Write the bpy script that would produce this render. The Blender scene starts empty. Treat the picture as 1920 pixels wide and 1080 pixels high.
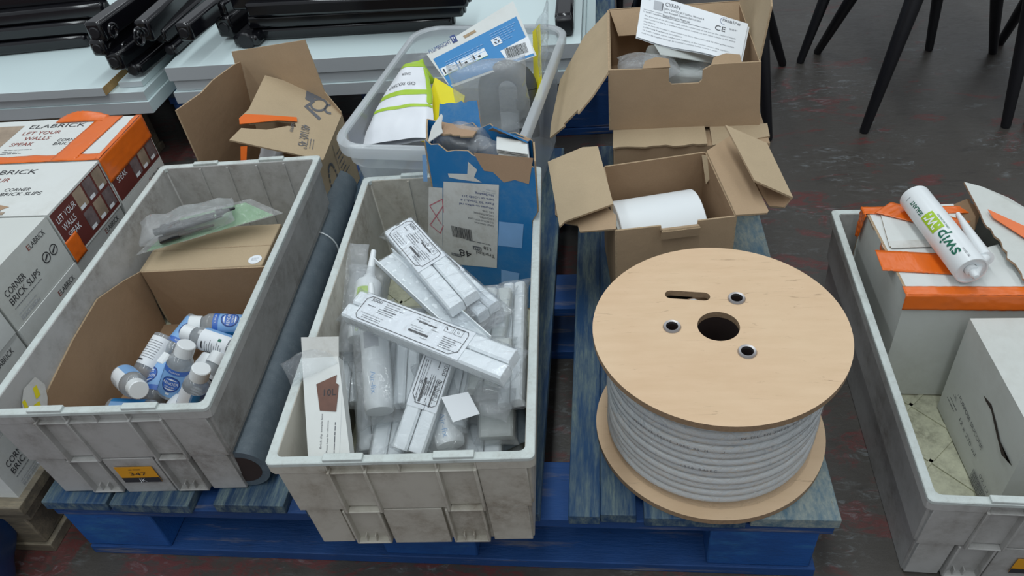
import bpy, bmesh, math, random
from mathutils import Vector as V, Matrix, noise
random.seed(7)
SC = bpy.context.scene
COL = SC.collection
PI = math.pi
# ------------------------------------------------------------------ camera
CP = V((0.2941, -0.576, 1.1007)); YAW, PITCH, ROLL, FPX = -0.17674, 0.71715, -0.13355, 1388.55
cy_, sy_, cp_, sp_ = math.cos(YAW), math.sin(YAW), math.cos(PITCH), math.sin(PITCH)
FW = V((sy_*cp_, cy_*cp_, -sp_)); R0 = V((cy_, -sy_, 0)); U0 = R0.cross(FW)
RT = R0*math.cos(ROLL) + U0*math.sin(ROLL); UP = U0*math.cos(ROLL) - R0*math.sin(ROLL)
cam = bpy.data.objects.new('camera', bpy.data.cameras.new('camera')); COL.objects.link(cam)
cam.matrix_world = Matrix(((RT.x, UP.x, -FW.x, CP.x), (RT.y, UP.y, -FW.y, CP.y), (RT.z, UP.z, -FW.z, CP.z), (0, 0, 0, 1)))
cam.data.sensor_width = 36; cam.data.lens = FPX/1920*36; cam.data.clip_start = .01
SC.camera = cam
# ------------------------------------------------------------------ world, light, exposure
SC.view_settings.view_transform = 'Standard'; SC.view_settings.look = 'None'
SC.view_settings.gamma = 1; SC.view_settings.exposure = 0.25
w = bpy.data.worlds.new('world'); SC.world = w; w.use_nodes = True
w.node_tree.nodes['Background'].inputs[0].default_value = (.80, .86, .92, 1)
w.node_tree.nodes['Background'].inputs[1].default_value = .40
def area(name, loc, sx, sy, power, col=(.90, .975, 1)):
    l = bpy.data.lights.new(name, 'AREA'); l.shape = 'RECTANGLE'; l.size = sx; l.size_y = sy
    l.energy = power; l.color = col
    o = bpy.data.objects.new(name, l); COL.objects.link(o); o.location = loc
    return o
# rows of warehouse strip lamps under the roof, running away from the camera
area('strip_light', (-2.4, 1.2, 4.3), .30, 8, 50)
area('strip_light', (0.15, -.4, 4.3), .30, 7, 78)
area('strip_light', (2.9, 1.6, 4.3), .30, 8, 36)
# ------------------------------------------------------------------ pixel + depth -> point (1920x1080 frame)
def ray(x, y): return FW + RT*((x-960)/FPX) + UP*((540-y)/FPX)
def AZ(x, y, z): d = ray(x, y); return CP + d*((z-CP.z)/d.z)
def AY(x, y, v): d = ray(x, y); return CP + d*((v-CP.y)/d.y)
def AX(x, y, v): d = ray(x, y); return CP + d*((v-CP.x)/d.x)
# ------------------------------------------------------------------ materials
def srgb(c): return tuple(((v/255)/12.92 if v/255 <= .04045 else ((v/255+.055)/1.055)**2.4) for v in c)
class NT:
    def __init__(s, name):
        s.m = bpy.data.materials.new(name); s.m.use_nodes = True; s.t = s.m.node_tree; s.n = s.t.nodes; s.l = s.t.links
        s.b = s.n['Principled BSDF']; s.tc = s.n.new('ShaderNodeTexCoord')
    def new(s, t, **k):
        n = s.n.new(t)
        for a, v in k.items():
            if a.startswith('i_'): n.inputs[a[2:].replace('_', ' ')].default_value = v
            else: setattr(n, a, v)
        return n
    def noise(s, scale, detail=4, rough=.6, stretch=(1, 1, 1), dist=0, off=(0, 0, 0)):
        mp = s.new('ShaderNodeMapping'); mp.inputs['Scale'].default_value = stretch; mp.inputs['Location'].default_value = off
        s.l.new(s.tc.outputs['Object'], mp.inputs[0])
        n = s.new('ShaderNodeTexNoise', i_Scale=scale, i_Detail=detail, i_Roughness=rough, i_Distortion=dist)
        s.l.new(mp.outputs[0], n.inputs[0]); return n.outputs['Fac']
    def ramp(s, src, a, b, lo=0., hi=1.):
        r = s.new('ShaderNodeMapRange'); r.inputs[1].default_value = a; r.inputs[2].default_value = b
        r.inputs[3].default_value = lo; r.inputs[4].default_value = hi; r.clamp = True
        s.l.new(src, r.inputs[0]); return r.outputs[0]
    def mix(s, fac, a, b):
        m = s.new('ShaderNodeMix', data_type='RGBA')
        if isinstance(fac, float): m.inputs[0].default_value = fac
        else: s.l.new(fac, m.inputs[0])
        for i, c in ((6, a), (7, b)):
            if isinstance(c, tuple): m.inputs[i].default_value = c + (1,) if len(c) == 3 else c
            else: s.l.new(c, m.inputs[i])
        return m.outputs[2]
    def mul(s, a, b):
        m = s.new('ShaderNodeMath', operation='MULTIPLY'); s.l.new(a, m.inputs[0])
        if isinstance(b, float): m.inputs[1].default_value = b
        else: s.l.new(b, m.inputs[1])
        return m.outputs[0]
    def col(s, c):
        if isinstance(c, tuple): s.b.inputs['Base Color'].default_value = c + (1,)
        else: s.l.new(c, s.b.inputs['Base Color'])
    def rough(s, r):
        if isinstance(r, float): s.b.inputs['Roughness'].default_value = r
        else: s.l.new(r, s.b.inputs['Roughness'])
    def bump(s, src, strength=.3, dist=.002):
        b = s.new('ShaderNodeBump'); b.inputs['Strength'].default_value = strength; b.inputs['Distance'].default_value = dist
        s.l.new(src, b.inputs['Height']); s.l.new(b.outputs[0], s.b.inputs['Normal'])
def simple(name, c, rough=.5, var=.12, sc=30, bump=0., spec=.5, metal=0., bsc=None):
    t = NT(name); n = t.noise(sc, 4)
    t.col(t.mix(n, tuple(v*(1-var) for v in c), tuple(min(1, v*(1+var)) for v in c))); t.rough(float(rough))
    t.b.inputs['Specular IOR Level'].default_value = spec; t.b.inputs['Metallic'].default_value = metal
    if bump: t.bump(t.noise(bsc or sc, 5), bump)
    return t.m
def cardboard(name, c, stretch=(1, 1, 1)):
    t = NT(name)
    n = t.noise(9, 4); g = t.noise(420, 2, stretch=stretch)
    a = t.mix(n, tuple(v*.84 for v in c), tuple(v*1.12 for v in c))
    t.col(t.mix(t.mul(g, .35), a, tuple(v*.6 for v in c))); t.rough(.85); t.b.inputs['Specular IOR Level'].default_value = .25
    t.bump(t.noise(14, 5), .35, .006); return t.m
def dirty(name, c, d, rough=.5, amount=.5, sc=7, stretch=(1, 1, 1), bump=.15):
    t = NT(name)
    n1 = t.noise(sc, 7, .7, stretch); n2 = t.noise(sc*7, 6, .75, stretch, off=(3, 1, 2)); n3 = t.noise(2.2, 3)
    base = t.mix(n3, tuple(v*.9 for v in c), tuple(min(1, v*1.08) for v in c))
    f = t.mul(t.ramp(n1, .42, .66), t.ramp(n2, .35, .65, .15, 1))
    t.col(t.mix(t.mul(f, float(amount)), base, d)); t.rough(float(rough)); t.bump(n2, bump, .001)
    return t.m
def worn(name, paint, wood, dark, k, stretch, rough=.6):
    """painted timber with the paint worn through along the grain"""
    t = NT(name)
    n1 = t.noise(5, 6, .65, stretch); n2 = t.noise(26, 8, .75, stretch, off=(2, 5, 1)); n3 = t.noise(3, 4, off=(7, 7, 7))
    base = t.mix(t.ramp(n3, .3, .7), tuple(v*.55 for v in paint), tuple(v*1.25 for v in paint))
    f = t.mul(t.ramp(n1, k, k+.22), t.ramp(n2, .35, .6, .25, 1))
    c = t.mix(f, base, wood)
    t.col(t.mix(t.ramp(n2, .60, .72, 0, .8), c, dark)); t.rough(rough); t.bump(n2, .5, .003)
    return t.m
def film(name, tint=(.95, .97, .98), haze=.10, strength=.5, sc=38, rough=.12, dif=(.93, .95, .97)):
    """clear polythene: mostly see-through, a little milky, crinkled highlights"""
    m = bpy.data.materials.new(name); m.use_nodes = True; t = m.node_tree; n = t.nodes; l = t.links; n.clear()
    out = n.new('ShaderNodeOutputMaterial'); tr = n.new('ShaderNodeBsdfTransparent'); tr.inputs[0].default_value = tint + (1,)
    gl = n.new('ShaderNodeBsdfGlossy'); gl.inputs['Roughness'].default_value = rough
    di = n.new('ShaderNodeBsdfDiffuse'); di.inputs[0].default_value = dif + (1,); tl = n.new('ShaderNodeBsdfTranslucent'); tl.inputs[0].default_value = dif + (1,)
    ds = n.new('ShaderNodeMixShader'); ds.inputs[0].default_value = .45; l.new(di.outputs[0], ds.inputs[1]); l.new(tl.outputs[0], ds.inputs[2])
    tcn = n.new('ShaderNodeTexCoord'); no = n.new('ShaderNodeTexNoise'); no.inputs['Scale'].default_value = sc; no.inputs['Detail'].default_value = 4
    no.inputs['Distortion'].default_value = 1.2; l.new(tcn.outputs['Object'], no.inputs[0])
    bu = n.new('ShaderNodeBump'); bu.inputs['Strength'].default_value = strength; bu.inputs['Distance'].default_value = .02; l.new(no.outputs[0], bu.inputs['Height'])
    l.new(bu.outputs[0], gl.inputs['Normal'])
    lw = n.new('ShaderNodeLayerWeight'); l.new(bu.outputs[0], lw.inputs['Normal'])
    pw = n.new('ShaderNodeMath'); pw.operation = 'POWER'; l.new(lw.outputs['Facing'], pw.inputs[0]); pw.inputs[1].default_value = 3.6
    ad = n.new('ShaderNodeMath'); ad.operation = 'MULTIPLY_ADD'; l.new(pw.outputs[0], ad.inputs[0]); ad.inputs[1].default_value = .45; ad.inputs[2].default_value = .055; ad.use_clamp = True
    m1 = n.new('ShaderNodeMixShader'); m1.inputs[0].default_value = haze; l.new(tr.outputs[0], m1.inputs[1]); l.new(ds.outputs[0], m1.inputs[2])
    m2 = n.new('ShaderNodeMixShader'); l.new(ad.outputs[0], m2.inputs[0]); l.new(m1.outputs[0], m2.inputs[1]); l.new(gl.outputs[0], m2.inputs[2])
    l.new(m2.outputs[0], out.inputs[0]); return m
M = {}
M['crate'] = dirty('crate_plastic', (.46, .455, .44), (.13, .105, .08), .5, .7)
M['crate_rim'] = dirty('crate_rim_plastic', (.57, .62, .60), (.24, .22, .18), .5, .5, 30)
M['crate_pale'] = dirty('crate_floor_plastic', (.62, .62, .46), (.10, .09, .06), .5, .75, 12)
M['crate_warm'] = dirty('crate_warm_plastic', (.53, .505, .44), (.17, .125, .08), .5, .75)
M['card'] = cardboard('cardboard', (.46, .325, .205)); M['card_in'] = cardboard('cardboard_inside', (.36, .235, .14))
M['card_light'] = cardboard('cardboard_printed', (.50, .385, .25)); M['kraft'] = cardboard('torn_kraft', (.44, .29, .185))
M['edge'] = simple('cardboard_edge', (.40, .29, .18), .9, .4, 300)
M['white_card'] = dirty('white_card', (.70, .72, .70), (.42, .40, .34), .6, .35, 5, bump=.1)
M['white_box'] = dirty('white_corrugated', (.62, .64, .61), (.40, .39, .34), .65, .5, 4, bump=.2)
M['paper'] = simple('white_paper', (.80, .83, .86), .6, .03, 12, .15)
M['label_paper'] = dirty('grubby_label_paper', (.66, .66, .63), (.32, .27, .2), .6, .5, 16)
M['ink'] = simple('black_ink', (.03, .03, .035), .6, .1); M['grey_ink'] = simple('grey_ink', (.12, .125, .14), .6, .1)
M['pale_ink'] = simple('pale_ink', (.45, .47, .5), .6, .1)
M['red_ink'] = simple('brick_red_ink', (.28, .055, .04), .6, .1); M['maroon'] = simple('maroon_print', (.13, .025, .02), .5, .3, 20)
M['photo'] = simple('photo_print', (.16, .12, .12), .5, .8, 60); M['photo2'] = simple('photo_print_wood', (.33, .25, .18), .5, .6, 25)
M['pink_ink'] = simple('faded_red_ink', (.55, .16, .2), .6, .1)
M['orange'] = simple('orange_tape', (.78, .145, .008), .28, .12, 14, .5, .6, bsc=22)
M['blue_print'] = dirty('blue_box_print', (.008, .165, .42), (.16, .27, .38), .45, .5, 10, bump=.25)
M['blue_ink'] = simple('blue_ink', (.02, .22, .52), .5, .08); M['blue_pale'] = simple('pale_blue_print', (.22, .42, .72), .45, .15, 20)
M['blue_mid'] = simple('mid_blue_print', (.05, .15, .50), .45, .12, 20); M['navy'] = simple('navy_ink', (.02, .05, .2), .5, .1)
M['lime'] = simple('lime_print', (.38, .58, .03), .4, .1); M['dkgreen'] = simple('dark_green_print', (.0, .13, .075), .4, .08)
M['yellow'] = simple('yellow_card', (.83, .72, .01), .5, .05); M['amber'] = simple('amber_label', (.75, .34, .015), .5, .05)
M['white_plastic'] = simple('white_plastic', (.80, .83, .84), .32, .03, 8); M['white_pvc'] = simple('white_pvc_trim', (.80, .84, .86), .4, .05, 14, .12)
M['grey_pvc'] = simple('grubby_grey_pvc', (.50, .53, .51), .45, .15, 14, .12)
M['clear_tub'] = film('milky_tub_plastic', (.96, .98, .98), .36, .12, 9, .18, (.88, .92, .95))
M['tub_rim'] = film('milky_tub_rim', (.92, .94, .95), .72, .1, 9, .2, (.84, .88, .91))
M['film'] = film('clear_film', (.97, .98, .99), .07, .7, 34, .09); M['film_hazy'] = film('hazy_film', (.94, .95, .96), .26, .7, 30, .13, (.90, .92, .93))
M['wrap'] = film('stretch_wrap', (.99, .99, .99), .03, .9, 60, .10)
M['bottle'] = film('bottle_plastic', (.90, .93, .95), .45, .02, 5, .1, (.78, .81, .83))
M['black_gloss'] = simple('black_gloss_paint', (.006, .006, .008), .12, .1, 10, 0, .6); M['black_satin'] = simple('black_chair_leg', (.008, .008, .011), .4, .1)
M['dark_rubber'] = simple('dark_grey_pipe', (.06, .065, .07), .55, .3, 20, .2); M['black_plastic'] = simple('black_plastic_nozzles', (.012, .014, .016), .35, .3)
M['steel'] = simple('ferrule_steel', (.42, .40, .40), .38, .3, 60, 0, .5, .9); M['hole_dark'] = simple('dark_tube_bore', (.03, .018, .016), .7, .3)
M['roll'] = dirty('grey_foam_roll', (.095, .125, .15), (.20, .235, .255), .45, .5, 60, bump=.5)
M['melamine'] = simple('white_melamine', (.66, .78, .79), .32, .02, 5); M['chipboard'] = simple('chipboard_edge', (.42, .26, .10), .8, .3, 200)
M['melamine_edge'] = simple('white_edging', (.52, .55, .57), .4, .04, 5)
M['pale_green'] = simple('green_backing_card', (.17, .36, .15), .5, .15)
M['cable'] = simple('grey_cable_sheath', (.62, .645, .65), .35, .06, 30); M['white_bag'] = simple('white_insulated_bag', (.78, .80, .84), .35, .05, 12, .5, .5, bsc=16)
M['rust'] = simple('brown_window_print', (.13, .055, .035), .4, .4, 60)
BL = (.012, .075, .25)
M['pal_top'] = worn('worn_blue_deck', (.014, .062, .155), (.17, .23, .22), (.035, .04, .045), .41, (14, 1.4, 8))
M['pal_grey'] = worn('scuffed_grey_deck', (.05, .13, .20), (.30, .34, .31), (.06, .06, .055), .30, (6, 2, 6))
M['pal_front'] = worn('blue_paint_timber', (.008, .060, .22), (.36, .31, .22), (.015, .03, .07), .55, (1, 8, 14))
M['pal_block'] = worn('blue_paint_block', (.008, .085, .32), (.03, .17, .38), (.02, .05, .12), .52, (2, 6, 5))
M['pal_wood'] = worn('old_pallet_timber', (.14, .12, .09), (.30, .25, .17), (.03, .03, .03), .4, (1, 8, 8))
M['blue_sheet'] = simple('blue_polythene', (.006, .035, .12), .3, .3, 9, .6, bsc=9)
def plywood():
    t = NT('birch_plywood'); g = t.noise(14, 6, .6, (1, 5, 5)); k = t.noise(70, 7, .8, (1, 6, 1), 0, (4, 2, 0)); s = t.noise(5, 5, .6)
    c = t.mix(g, (.60, .41, .245), (.73, .52, .34)); c = t.mix(t.ramp(s, .4, .75, 0, .35), c, (.78, .62, .42))
    mp2 = t.noise(2, 2); sc = t.noise(16, 9, .72, (1, 9, 1), 1.6, (9, 3, 1))
    t.col(t.mix(t.ramp(sc, .61, .70, 0, .65), c, (.20, .12, .065))); t.rough(.62); t.bump(k, .15, .001); return t.m
M['ply'] = plywood(); M['ply_edge'] = simple('plywood_edge', (.30, .20, .12), .8, .4, 200)
def floor_mat():
    t = NT('painted_concrete')
    big = t.noise(1.6, 5, .6, (1, 1.5, 1), .6); md = t.noise(5, 8, .68, (1, 2.2, 1), 1.0, (3, 3, 0)); fine = t.noise(26, 9, .75, (1, 2.6, 1), 1.2, (1, 8, 0))
    vf = t.noise(120, 5, .7)
    base = t.mix(big, (.052, .046, .040), (.085, .077, .068)); base = t.mix(t.mul(vf, .5), base, (.040, .034, .030))
    zone = t.noise(.9, 3, .5, (1, 1, 1), 0, (11, 4, 0))
    # more of the old red paint survives near the front left
    sx = t.new('ShaderNodeSeparateXYZ'); t.l.new(t.tc.outputs['Object'], sx.inputs[0])
    gy = t.new('ShaderNodeMath', operation='MULTIPLY_ADD'); t.l.new(sx.outputs[0], gy.inputs[0]); gy.inputs[1].default_value = -.045; t.l.new(md, gy.inputs[2])
    gy2 = t.new('ShaderNodeMath', operation='MULTIPLY_ADD'); t.l.new(sx.outputs[1], gy2.inputs[0]); gy2.inputs[1].default_value = -.035; t.l.new(gy.outputs[0], gy2.inputs[2])
    red = t.mul(t.ramp(gy2.outputs[0], .47, .52), t.ramp(fine, .40, .52))
    c = t.mix(t.mul(red, .85), base, (.125, .030, .028))
    pale = t.mul(t.ramp(t.noise(3.4, 7, .7, (1, 1.8, 1), .8, (6, 1, 0)), .50, .60), t.ramp(fine, .52, .62)); c = t.mix(t.mul(pale, .65), c, (.20, .22, .23))
    dk = t.ramp(t.noise(11, 8, .7, (1, 3, 1), .6, (5, 5, 0)), .56, .70, 0, .6); c = t.mix(dk, c, (.030, .026, .024))
    t.col(c); t.rough(t.ramp(fine, .3, .7, .26, .5)); t.bump(fine, .35, .002); return t.m
M['floor'] = floor_mat()
# ------------------------------------------------------------------ mesh builder
TXT = {}
def text_mesh(s):
    if s in TXT: return TXT[s]
    cu = bpy.data.curves.new('t', 'FONT'); cu.body = s; cu.resolution_u = 3
    o = bpy.data.objects.new('t', cu); COL.objects.link(o); dg = bpy.context.evaluated_depsgraph_get()
    me = bpy.data.meshes.new_from_object(o.evaluated_get(dg)); vs = [v.co.copy() for v in me.vertices]
    fs = [tuple(p.vertices) for p in me.polygons]
    bpy.data.objects.remove(o); bpy.data.curves.remove(cu); bpy.data.meshes.remove(me)
    x0 = min(v.x for v in vs); x1 = max(v.x for v in vs)
    TXT[s] = (vs, fs, x0, max(x1-x0, 1e-3)); return TXT[s]
class MB:
    def __init__(s, M_=None): s.v = []; s.f = []; s.m = []; s.mats = []; s.M = M_ or Matrix.Identity(4)
    def mi(s, m):
        if m not in s.mats: s.mats.append(m)
        return s.mats.index(m)
    def add(s, vs, fs, m, raw=False):
        b = len(s.v); s.v += [V(v) if raw else s.M @ V(v) for v in vs]; k = s.mi(m)
        for f in fs: s.f.append([b+i for i in f]); s.m.append(k)
    def box(s, x0, y0, z0, x1, y1, z1, m):
        vs = [(x, y, z) for z in (z0, z1) for y in (y0, y1) for x in (x0, x1)]
        s.add(vs, [(0, 2, 3, 1), (4, 5, 7, 6), (0, 1, 5, 4), (2, 6, 7, 3), (0, 4, 6, 2), (1, 3, 7, 5)], m)
    def hexa(s, b, t, m):
        """bottom and top rings of equal length"""
        n = len(b); s.add(list(b)+list(t), [tuple(range(n))[::-1], tuple(range(n, 2*n))]+[(i, (i+1) % n, n+(i+1) % n, n+i) for i in range(n)], m)
    def prism(s, pts, th, m, em=None):
        pts = [V(p) for p in pts]; n = V((0, 0, 0))
        for i in range(len(pts)):
            a, b = pts[i], pts[(i+1) % len(pts)]; n += (a-pts[0]).cross(b-pts[0])
        n.normalize(); q = [p - n*th for p in pts]; k = len(pts)
        s.add(pts+q, [tuple(range(k)), tuple(range(2*k-1, k-1, -1))], m)
        s.add(pts+q, [(i, k+i, k+(i+1) % k, (i+1) % k) for i in range(k)], em or m)
    def tube(s, pts, r, m, n=10, caps=True, closed=False, flat=1.):
        pts = [V(p) for p in pts]; rs = r if isinstance(r, (list, tuple)) else [r]*len(pts); vs = []; pu = None
        L = len(pts)
        for i, p in enumerate(pts):
            a = pts[(i-1) % L] if (closed or i > 0) else p; b = pts[(i+1) % L] if (closed or i < L-1) else p
            d = (b-a).normalized()
            if pu is None: pu = d.orthogonal().normalized() if abs(d.z) > .9 else (V((0, 0, 1)) - d*d.z).normalized()
            else: pu = (pu - d*pu.dot(d)).normalized()
            w_ = d.cross(pu)
            for j in range(n):
                a_ = 2*PI*j/n; vs.append(p + pu*math.cos(a_)*rs[i]*flat + w_*math.sin(a_)*rs[i])
        fs = []
        for i in range(L if closed else L-1):
            for j in range(n):
                i2 = (i+1) % L; fs.append((i*n+j, i*n+(j+1) % n, i2*n+(j+1) % n, i2*n+j))
        if caps and not closed: fs += [tuple(range(n))[::-1], tuple((L-1)*n+j for j in range(n))]
        s.add(vs, fs, m)
    def lathe(s, prof, m, n=28, a0=0, a1=2*PI, cx=0, cy=0, close=True):
        full = abs(a1-a0-2*PI) < 1e-6; k = n if full else n+1; vs = []
        for r, z in prof:
            for j in range(k):
                a = a0+(a1-a0)*j/n; vs.append((cx+r*math.cos(a), cy+r*math.sin(a), z))
        fs = []
        for i in range(len(prof)-1):
            for j in range(n):
                j2 = (j+1) % k if full else j+1; fs.append((i*k+j, i*k+j2, (i+1)*k+j2, (i+1)*k+j))
        if close and full:
            if prof[0][0] > 1e-6: fs.append(tuple(range(k))[::-1])
            if prof[-1][0] > 1e-6: fs.append(tuple((len(prof)-1)*k+j for j in range(k)))
        s.add(vs, fs, m)
    def grid(s, fn, nu, nv, m, flip=False):
        vs = [fn(i/nu, j/nv) for j in range(nv+1) for i in range(nu+1)]; fs = []
        for j in range(nv):
            for i in range(nu):
                a = j*(nu+1)+i; q = (a, a+1, a+nu+2, a+nu+1); fs.append(q[::-1] if flip else q)
        s.add(vs, fs, m)
    def text(s, fr, t, x, y, h, m, w=None, rot=0, lift=.0005, warp=None):
        """fr: Frame; baseline start (x,y); cap height h; optional total width w"""
        vs, fs, x0, W = text_mesh(t); k = h/.70; sx = (w/W) if w else k; ca, sa = math.cos(rot), math.sin(rot); out = []
        for v in vs:
            a, b = (v.x-x0)*sx, v.y*k; a, b = a*ca-b*sa+x, a*sa+b*ca+y
            out.append(warp(a, b, lift) if warp else fr.p(a, b, lift))
        s.add(out, fs, m, raw=not warp or False) if not warp else s.add(out, fs, m)
    def rect(s, fr, x0, y0, x1, y1, m, lift=.0003, rot=0):
        cx, cyy = (x0+x1)/2, (y0+y1)/2; ca, sa = math.cos(rot), math.sin(rot)
        q = [((x-cx)*ca-(y-cyy)*sa+cx, (x-cx)*sa+(y-cyy)*ca+cyy) for x, y in ((x0, y0), (x1, y0), (x1, y1), (x0, y1))]
        s.add([fr.p(a, b, lift) for a, b in q], [(0, 1, 2, 3)], m, raw=True)
    def poly(s, fr, pts, m, lift=.0003): s.add([fr.p(a, b, lift) for a, b in pts], [tuple(range(len(pts)))], m, raw=True)
    def lines(s, fr, x, y, w_, n, gap, m, h=.0012, seed=1, lift=.0004):
        """a block of small print: broken strokes"""
        r = random.Random(seed)
        for i in range(n):
            a = x; end = x+w_*(r.uniform(.6, 1) if i else 1)
            while a < end:
                b = min(a+r.uniform(.003, .010)*h/.0012, end); s.rect(fr, a, y-i*gap, b, y-i*gap+h, m, lift); a = b+.0012*h/.0012
    def barcode(s, fr, x0, y0, x1, y1, m, seed=3, lift=.0005):
        r = random.Random(seed); a = x0; u = (x1-x0)/60
        while a < x1-u:
            b = a+u*r.choice((1, 1, 2)); s.rect(fr, a, y0, min(b, x1), y1, m, lift); a = b+u*r.choice((1, 1.5))
    def build(s, name, parent=None, bevel=0, sharp=38, solid=0, sub=0):
        me = bpy.data.meshes.new(name); off = V((0, 0, 0)); q = parent
        while q: off += q.location; q = q.parent
        me.from_pydata([v-off for v in s.v], [], s.f)
        for m in s.mats: me.materials.append(M[m])
        me.polygons.foreach_set('material_index', s.m); me.update()
        me.polygons.foreach_set('use_smooth', [True]*len(me.polygons)); me.set_sharp_from_angle(angle=math.radians(sharp))
        o = bpy.data.objects.new(name, me); COL.objects.link(o); o.parent = parent
        if bevel:
            b = o.modifiers.new('bevel', 'BEVEL'); b.width = bevel; b.segments = 2; b.limit_method = 'ANGLE'; b.angle_limit = math.radians(50)
        if solid: d = o.modifiers.new('solid', 'SOLIDIFY'); d.thickness = solid; d.offset = 0
        if sub: d = o.modifiers.new('sub', 'SUBSURF'); d.levels = sub; d.render_levels = sub
        return o
class Frame:
    """a printed surface: origin, x and y directions; normal = x cross y"""
    def __init__(s, o, ex, ey):
        s.o = V(o); s.x = V(ex).normalized(); s.z = s.x.cross(V(ey)).normalized(); s.y = s.z.cross(s.x)
    def p(s, a, b, c=0): return s.o+s.x*a+s.y*b+s.z*c
    def m(s): return Matrix(((s.x.x, s.y.x, s.z.x, s.o.x), (s.x.y, s.y.y, s.z.y, s.o.y), (s.x.z, s.y.z, s.z.z, s.o.z), (0, 0, 0, 1)))
def tag(o, label, cat, group=None, kind=None):
    o['label'] = label; o['category'] = cat
    if group: o['group'] = group
    if kind: o['kind'] = kind
    return o
def thing(name, label, cat, loc=(0, 0, 0), group=None):
    o = bpy.data.objects.new(name, None); COL.objects.link(o); o.empty_display_size = .05; o.location = loc
    return tag(o, label, cat, group)
def yawm(x, y, z, a): return Matrix.Translation((x, y, z)) @ Matrix.Rotation(a, 4, 'Z')
def fromM(mt): return Frame(mt.translation, mt.col[0].xyz, mt.col[1].xyz)
def crink(p, a, sc=25, seed=0): return noise.noise_vector(V(p)*sc+V((seed, seed*2.3, 1)))*a
def torn(pts, i, amp=.004, n=10, seed=1):
    """replace edge i->i+1 of a planar outline by a ragged one"""
    r = random.Random(seed); a, b = V(pts[i]), V(pts[(i+1) % len(pts)]); c = sum((V(p) for p in pts), V((0, 0, 0)))/len(pts)
    d = ((a+b)/2-c); e = (b-a).normalized(); d = (d-e*d.dot(e)).normalized(); out = [V(p) for p in pts[:i+1]]
    for k in range(1, n): out.append(a.lerp(b, k/n+r.uniform(-.3, .3)/n)+d*r.uniform(-amp, amp))
    return out+[V(p) for p in pts[i+1:]]
PH = .159
# ------------------------------------------------------------------ floor
f = MB(); f.box(-6, -3, -.05, 6, 9, 0, 'floor'); fo = f.build('floor'); fo['kind'] = 'structure'
# ------------------------------------------------------------------ pallets
def pallet(loc, label, boards, x0, x1, d, h, mats, bottom=True, front_ry=None, grey=()):
    t = thing('pallet', label, 'pallet', loc); lx, ly, lz = loc
    tb = .021
    for i, (a, b) in enumerate(boards):
        m = MB(Matrix.Translation(loc)); j = random.uniform(-.004, .004)
        m.box(a, j, h-tb, b, d+j*.7, h, 'pal_grey' if i in grey else mats[0]); m.build('top_board', t, .0015)
    for y0 in (0.003, d/2-.05, d-.103):
        m = MB(Matrix.Translation(loc)); m.box(x0+.004, y0, h-tb-.021, x1-.004, y0+.1, h-tb-.0003, mats[1]); m.build('stringer_board', t, .0015)
        for bx in (x0+.01, (x0+x1)/2-.07, x1-.17):
            m = MB(Matrix.Translation(loc)); m.box(bx, y0+.002, .0215, bx+.15, y0+.098, h-tb-.0213, mats[2]); m.build('block', t, .003)
        m = MB(Matrix.Translation(loc)); m.box(x0+.012, y0-.002, 0, x1-.012, y0+.1, .021, mats[1]); m.build('bottom_board', t, .0015)
    return t
pallet((0, 0, 0), 'worn blue timber pallet in the middle carrying the grey crates and cable reel',
       [(-.6, -.49), (-.483, -.352), (-.313, -.2), (-.165, -.05), (-.01, .10), (.125, .187), (.228, .273), (.2736, .324), (.335, .474), (.481, .6)],
       -.6, .6, 1.0, PH, ('pal_top', 'pal_front', 'pal_block'), grey=(9,))
pallet((-1.55, .0, 0), 'timber pallet at the far left under the stack of white brick slip boxes', [(-.1, .0), (.05, .18), (.24, .36), (.42, .54), (.60, .72), (.78, .90)],
       -.1, .90, .85, .139, ('pal_wood', 'pal_wood', 'pal_wood'))
pallet((-.38, 1.33, 0), 'blue and grey pallet behind, under the white table tops near the clear tub', [(-.62, -.48), (-.42, -.3), (-.25, -.14), (-.08, .04), (.1, .22), (.28, .38), (.43, .55), (.6, .7)],
       -.62, .7, 1.0, .204, ('pal_top', 'pal_front', 'pal_front'), grey=(1, 3))
pallet((-1.75, 1.27, 0), 'old bare timber pallet under the white boards at the far left', [(-.1, .0), (.06, .18), (.25, .36), (.40, .50), (.54, .66)],
       -.1, .66, 1.0, .204, ('pal_wood', 'pal_wood', 'pal_wood'))
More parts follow.
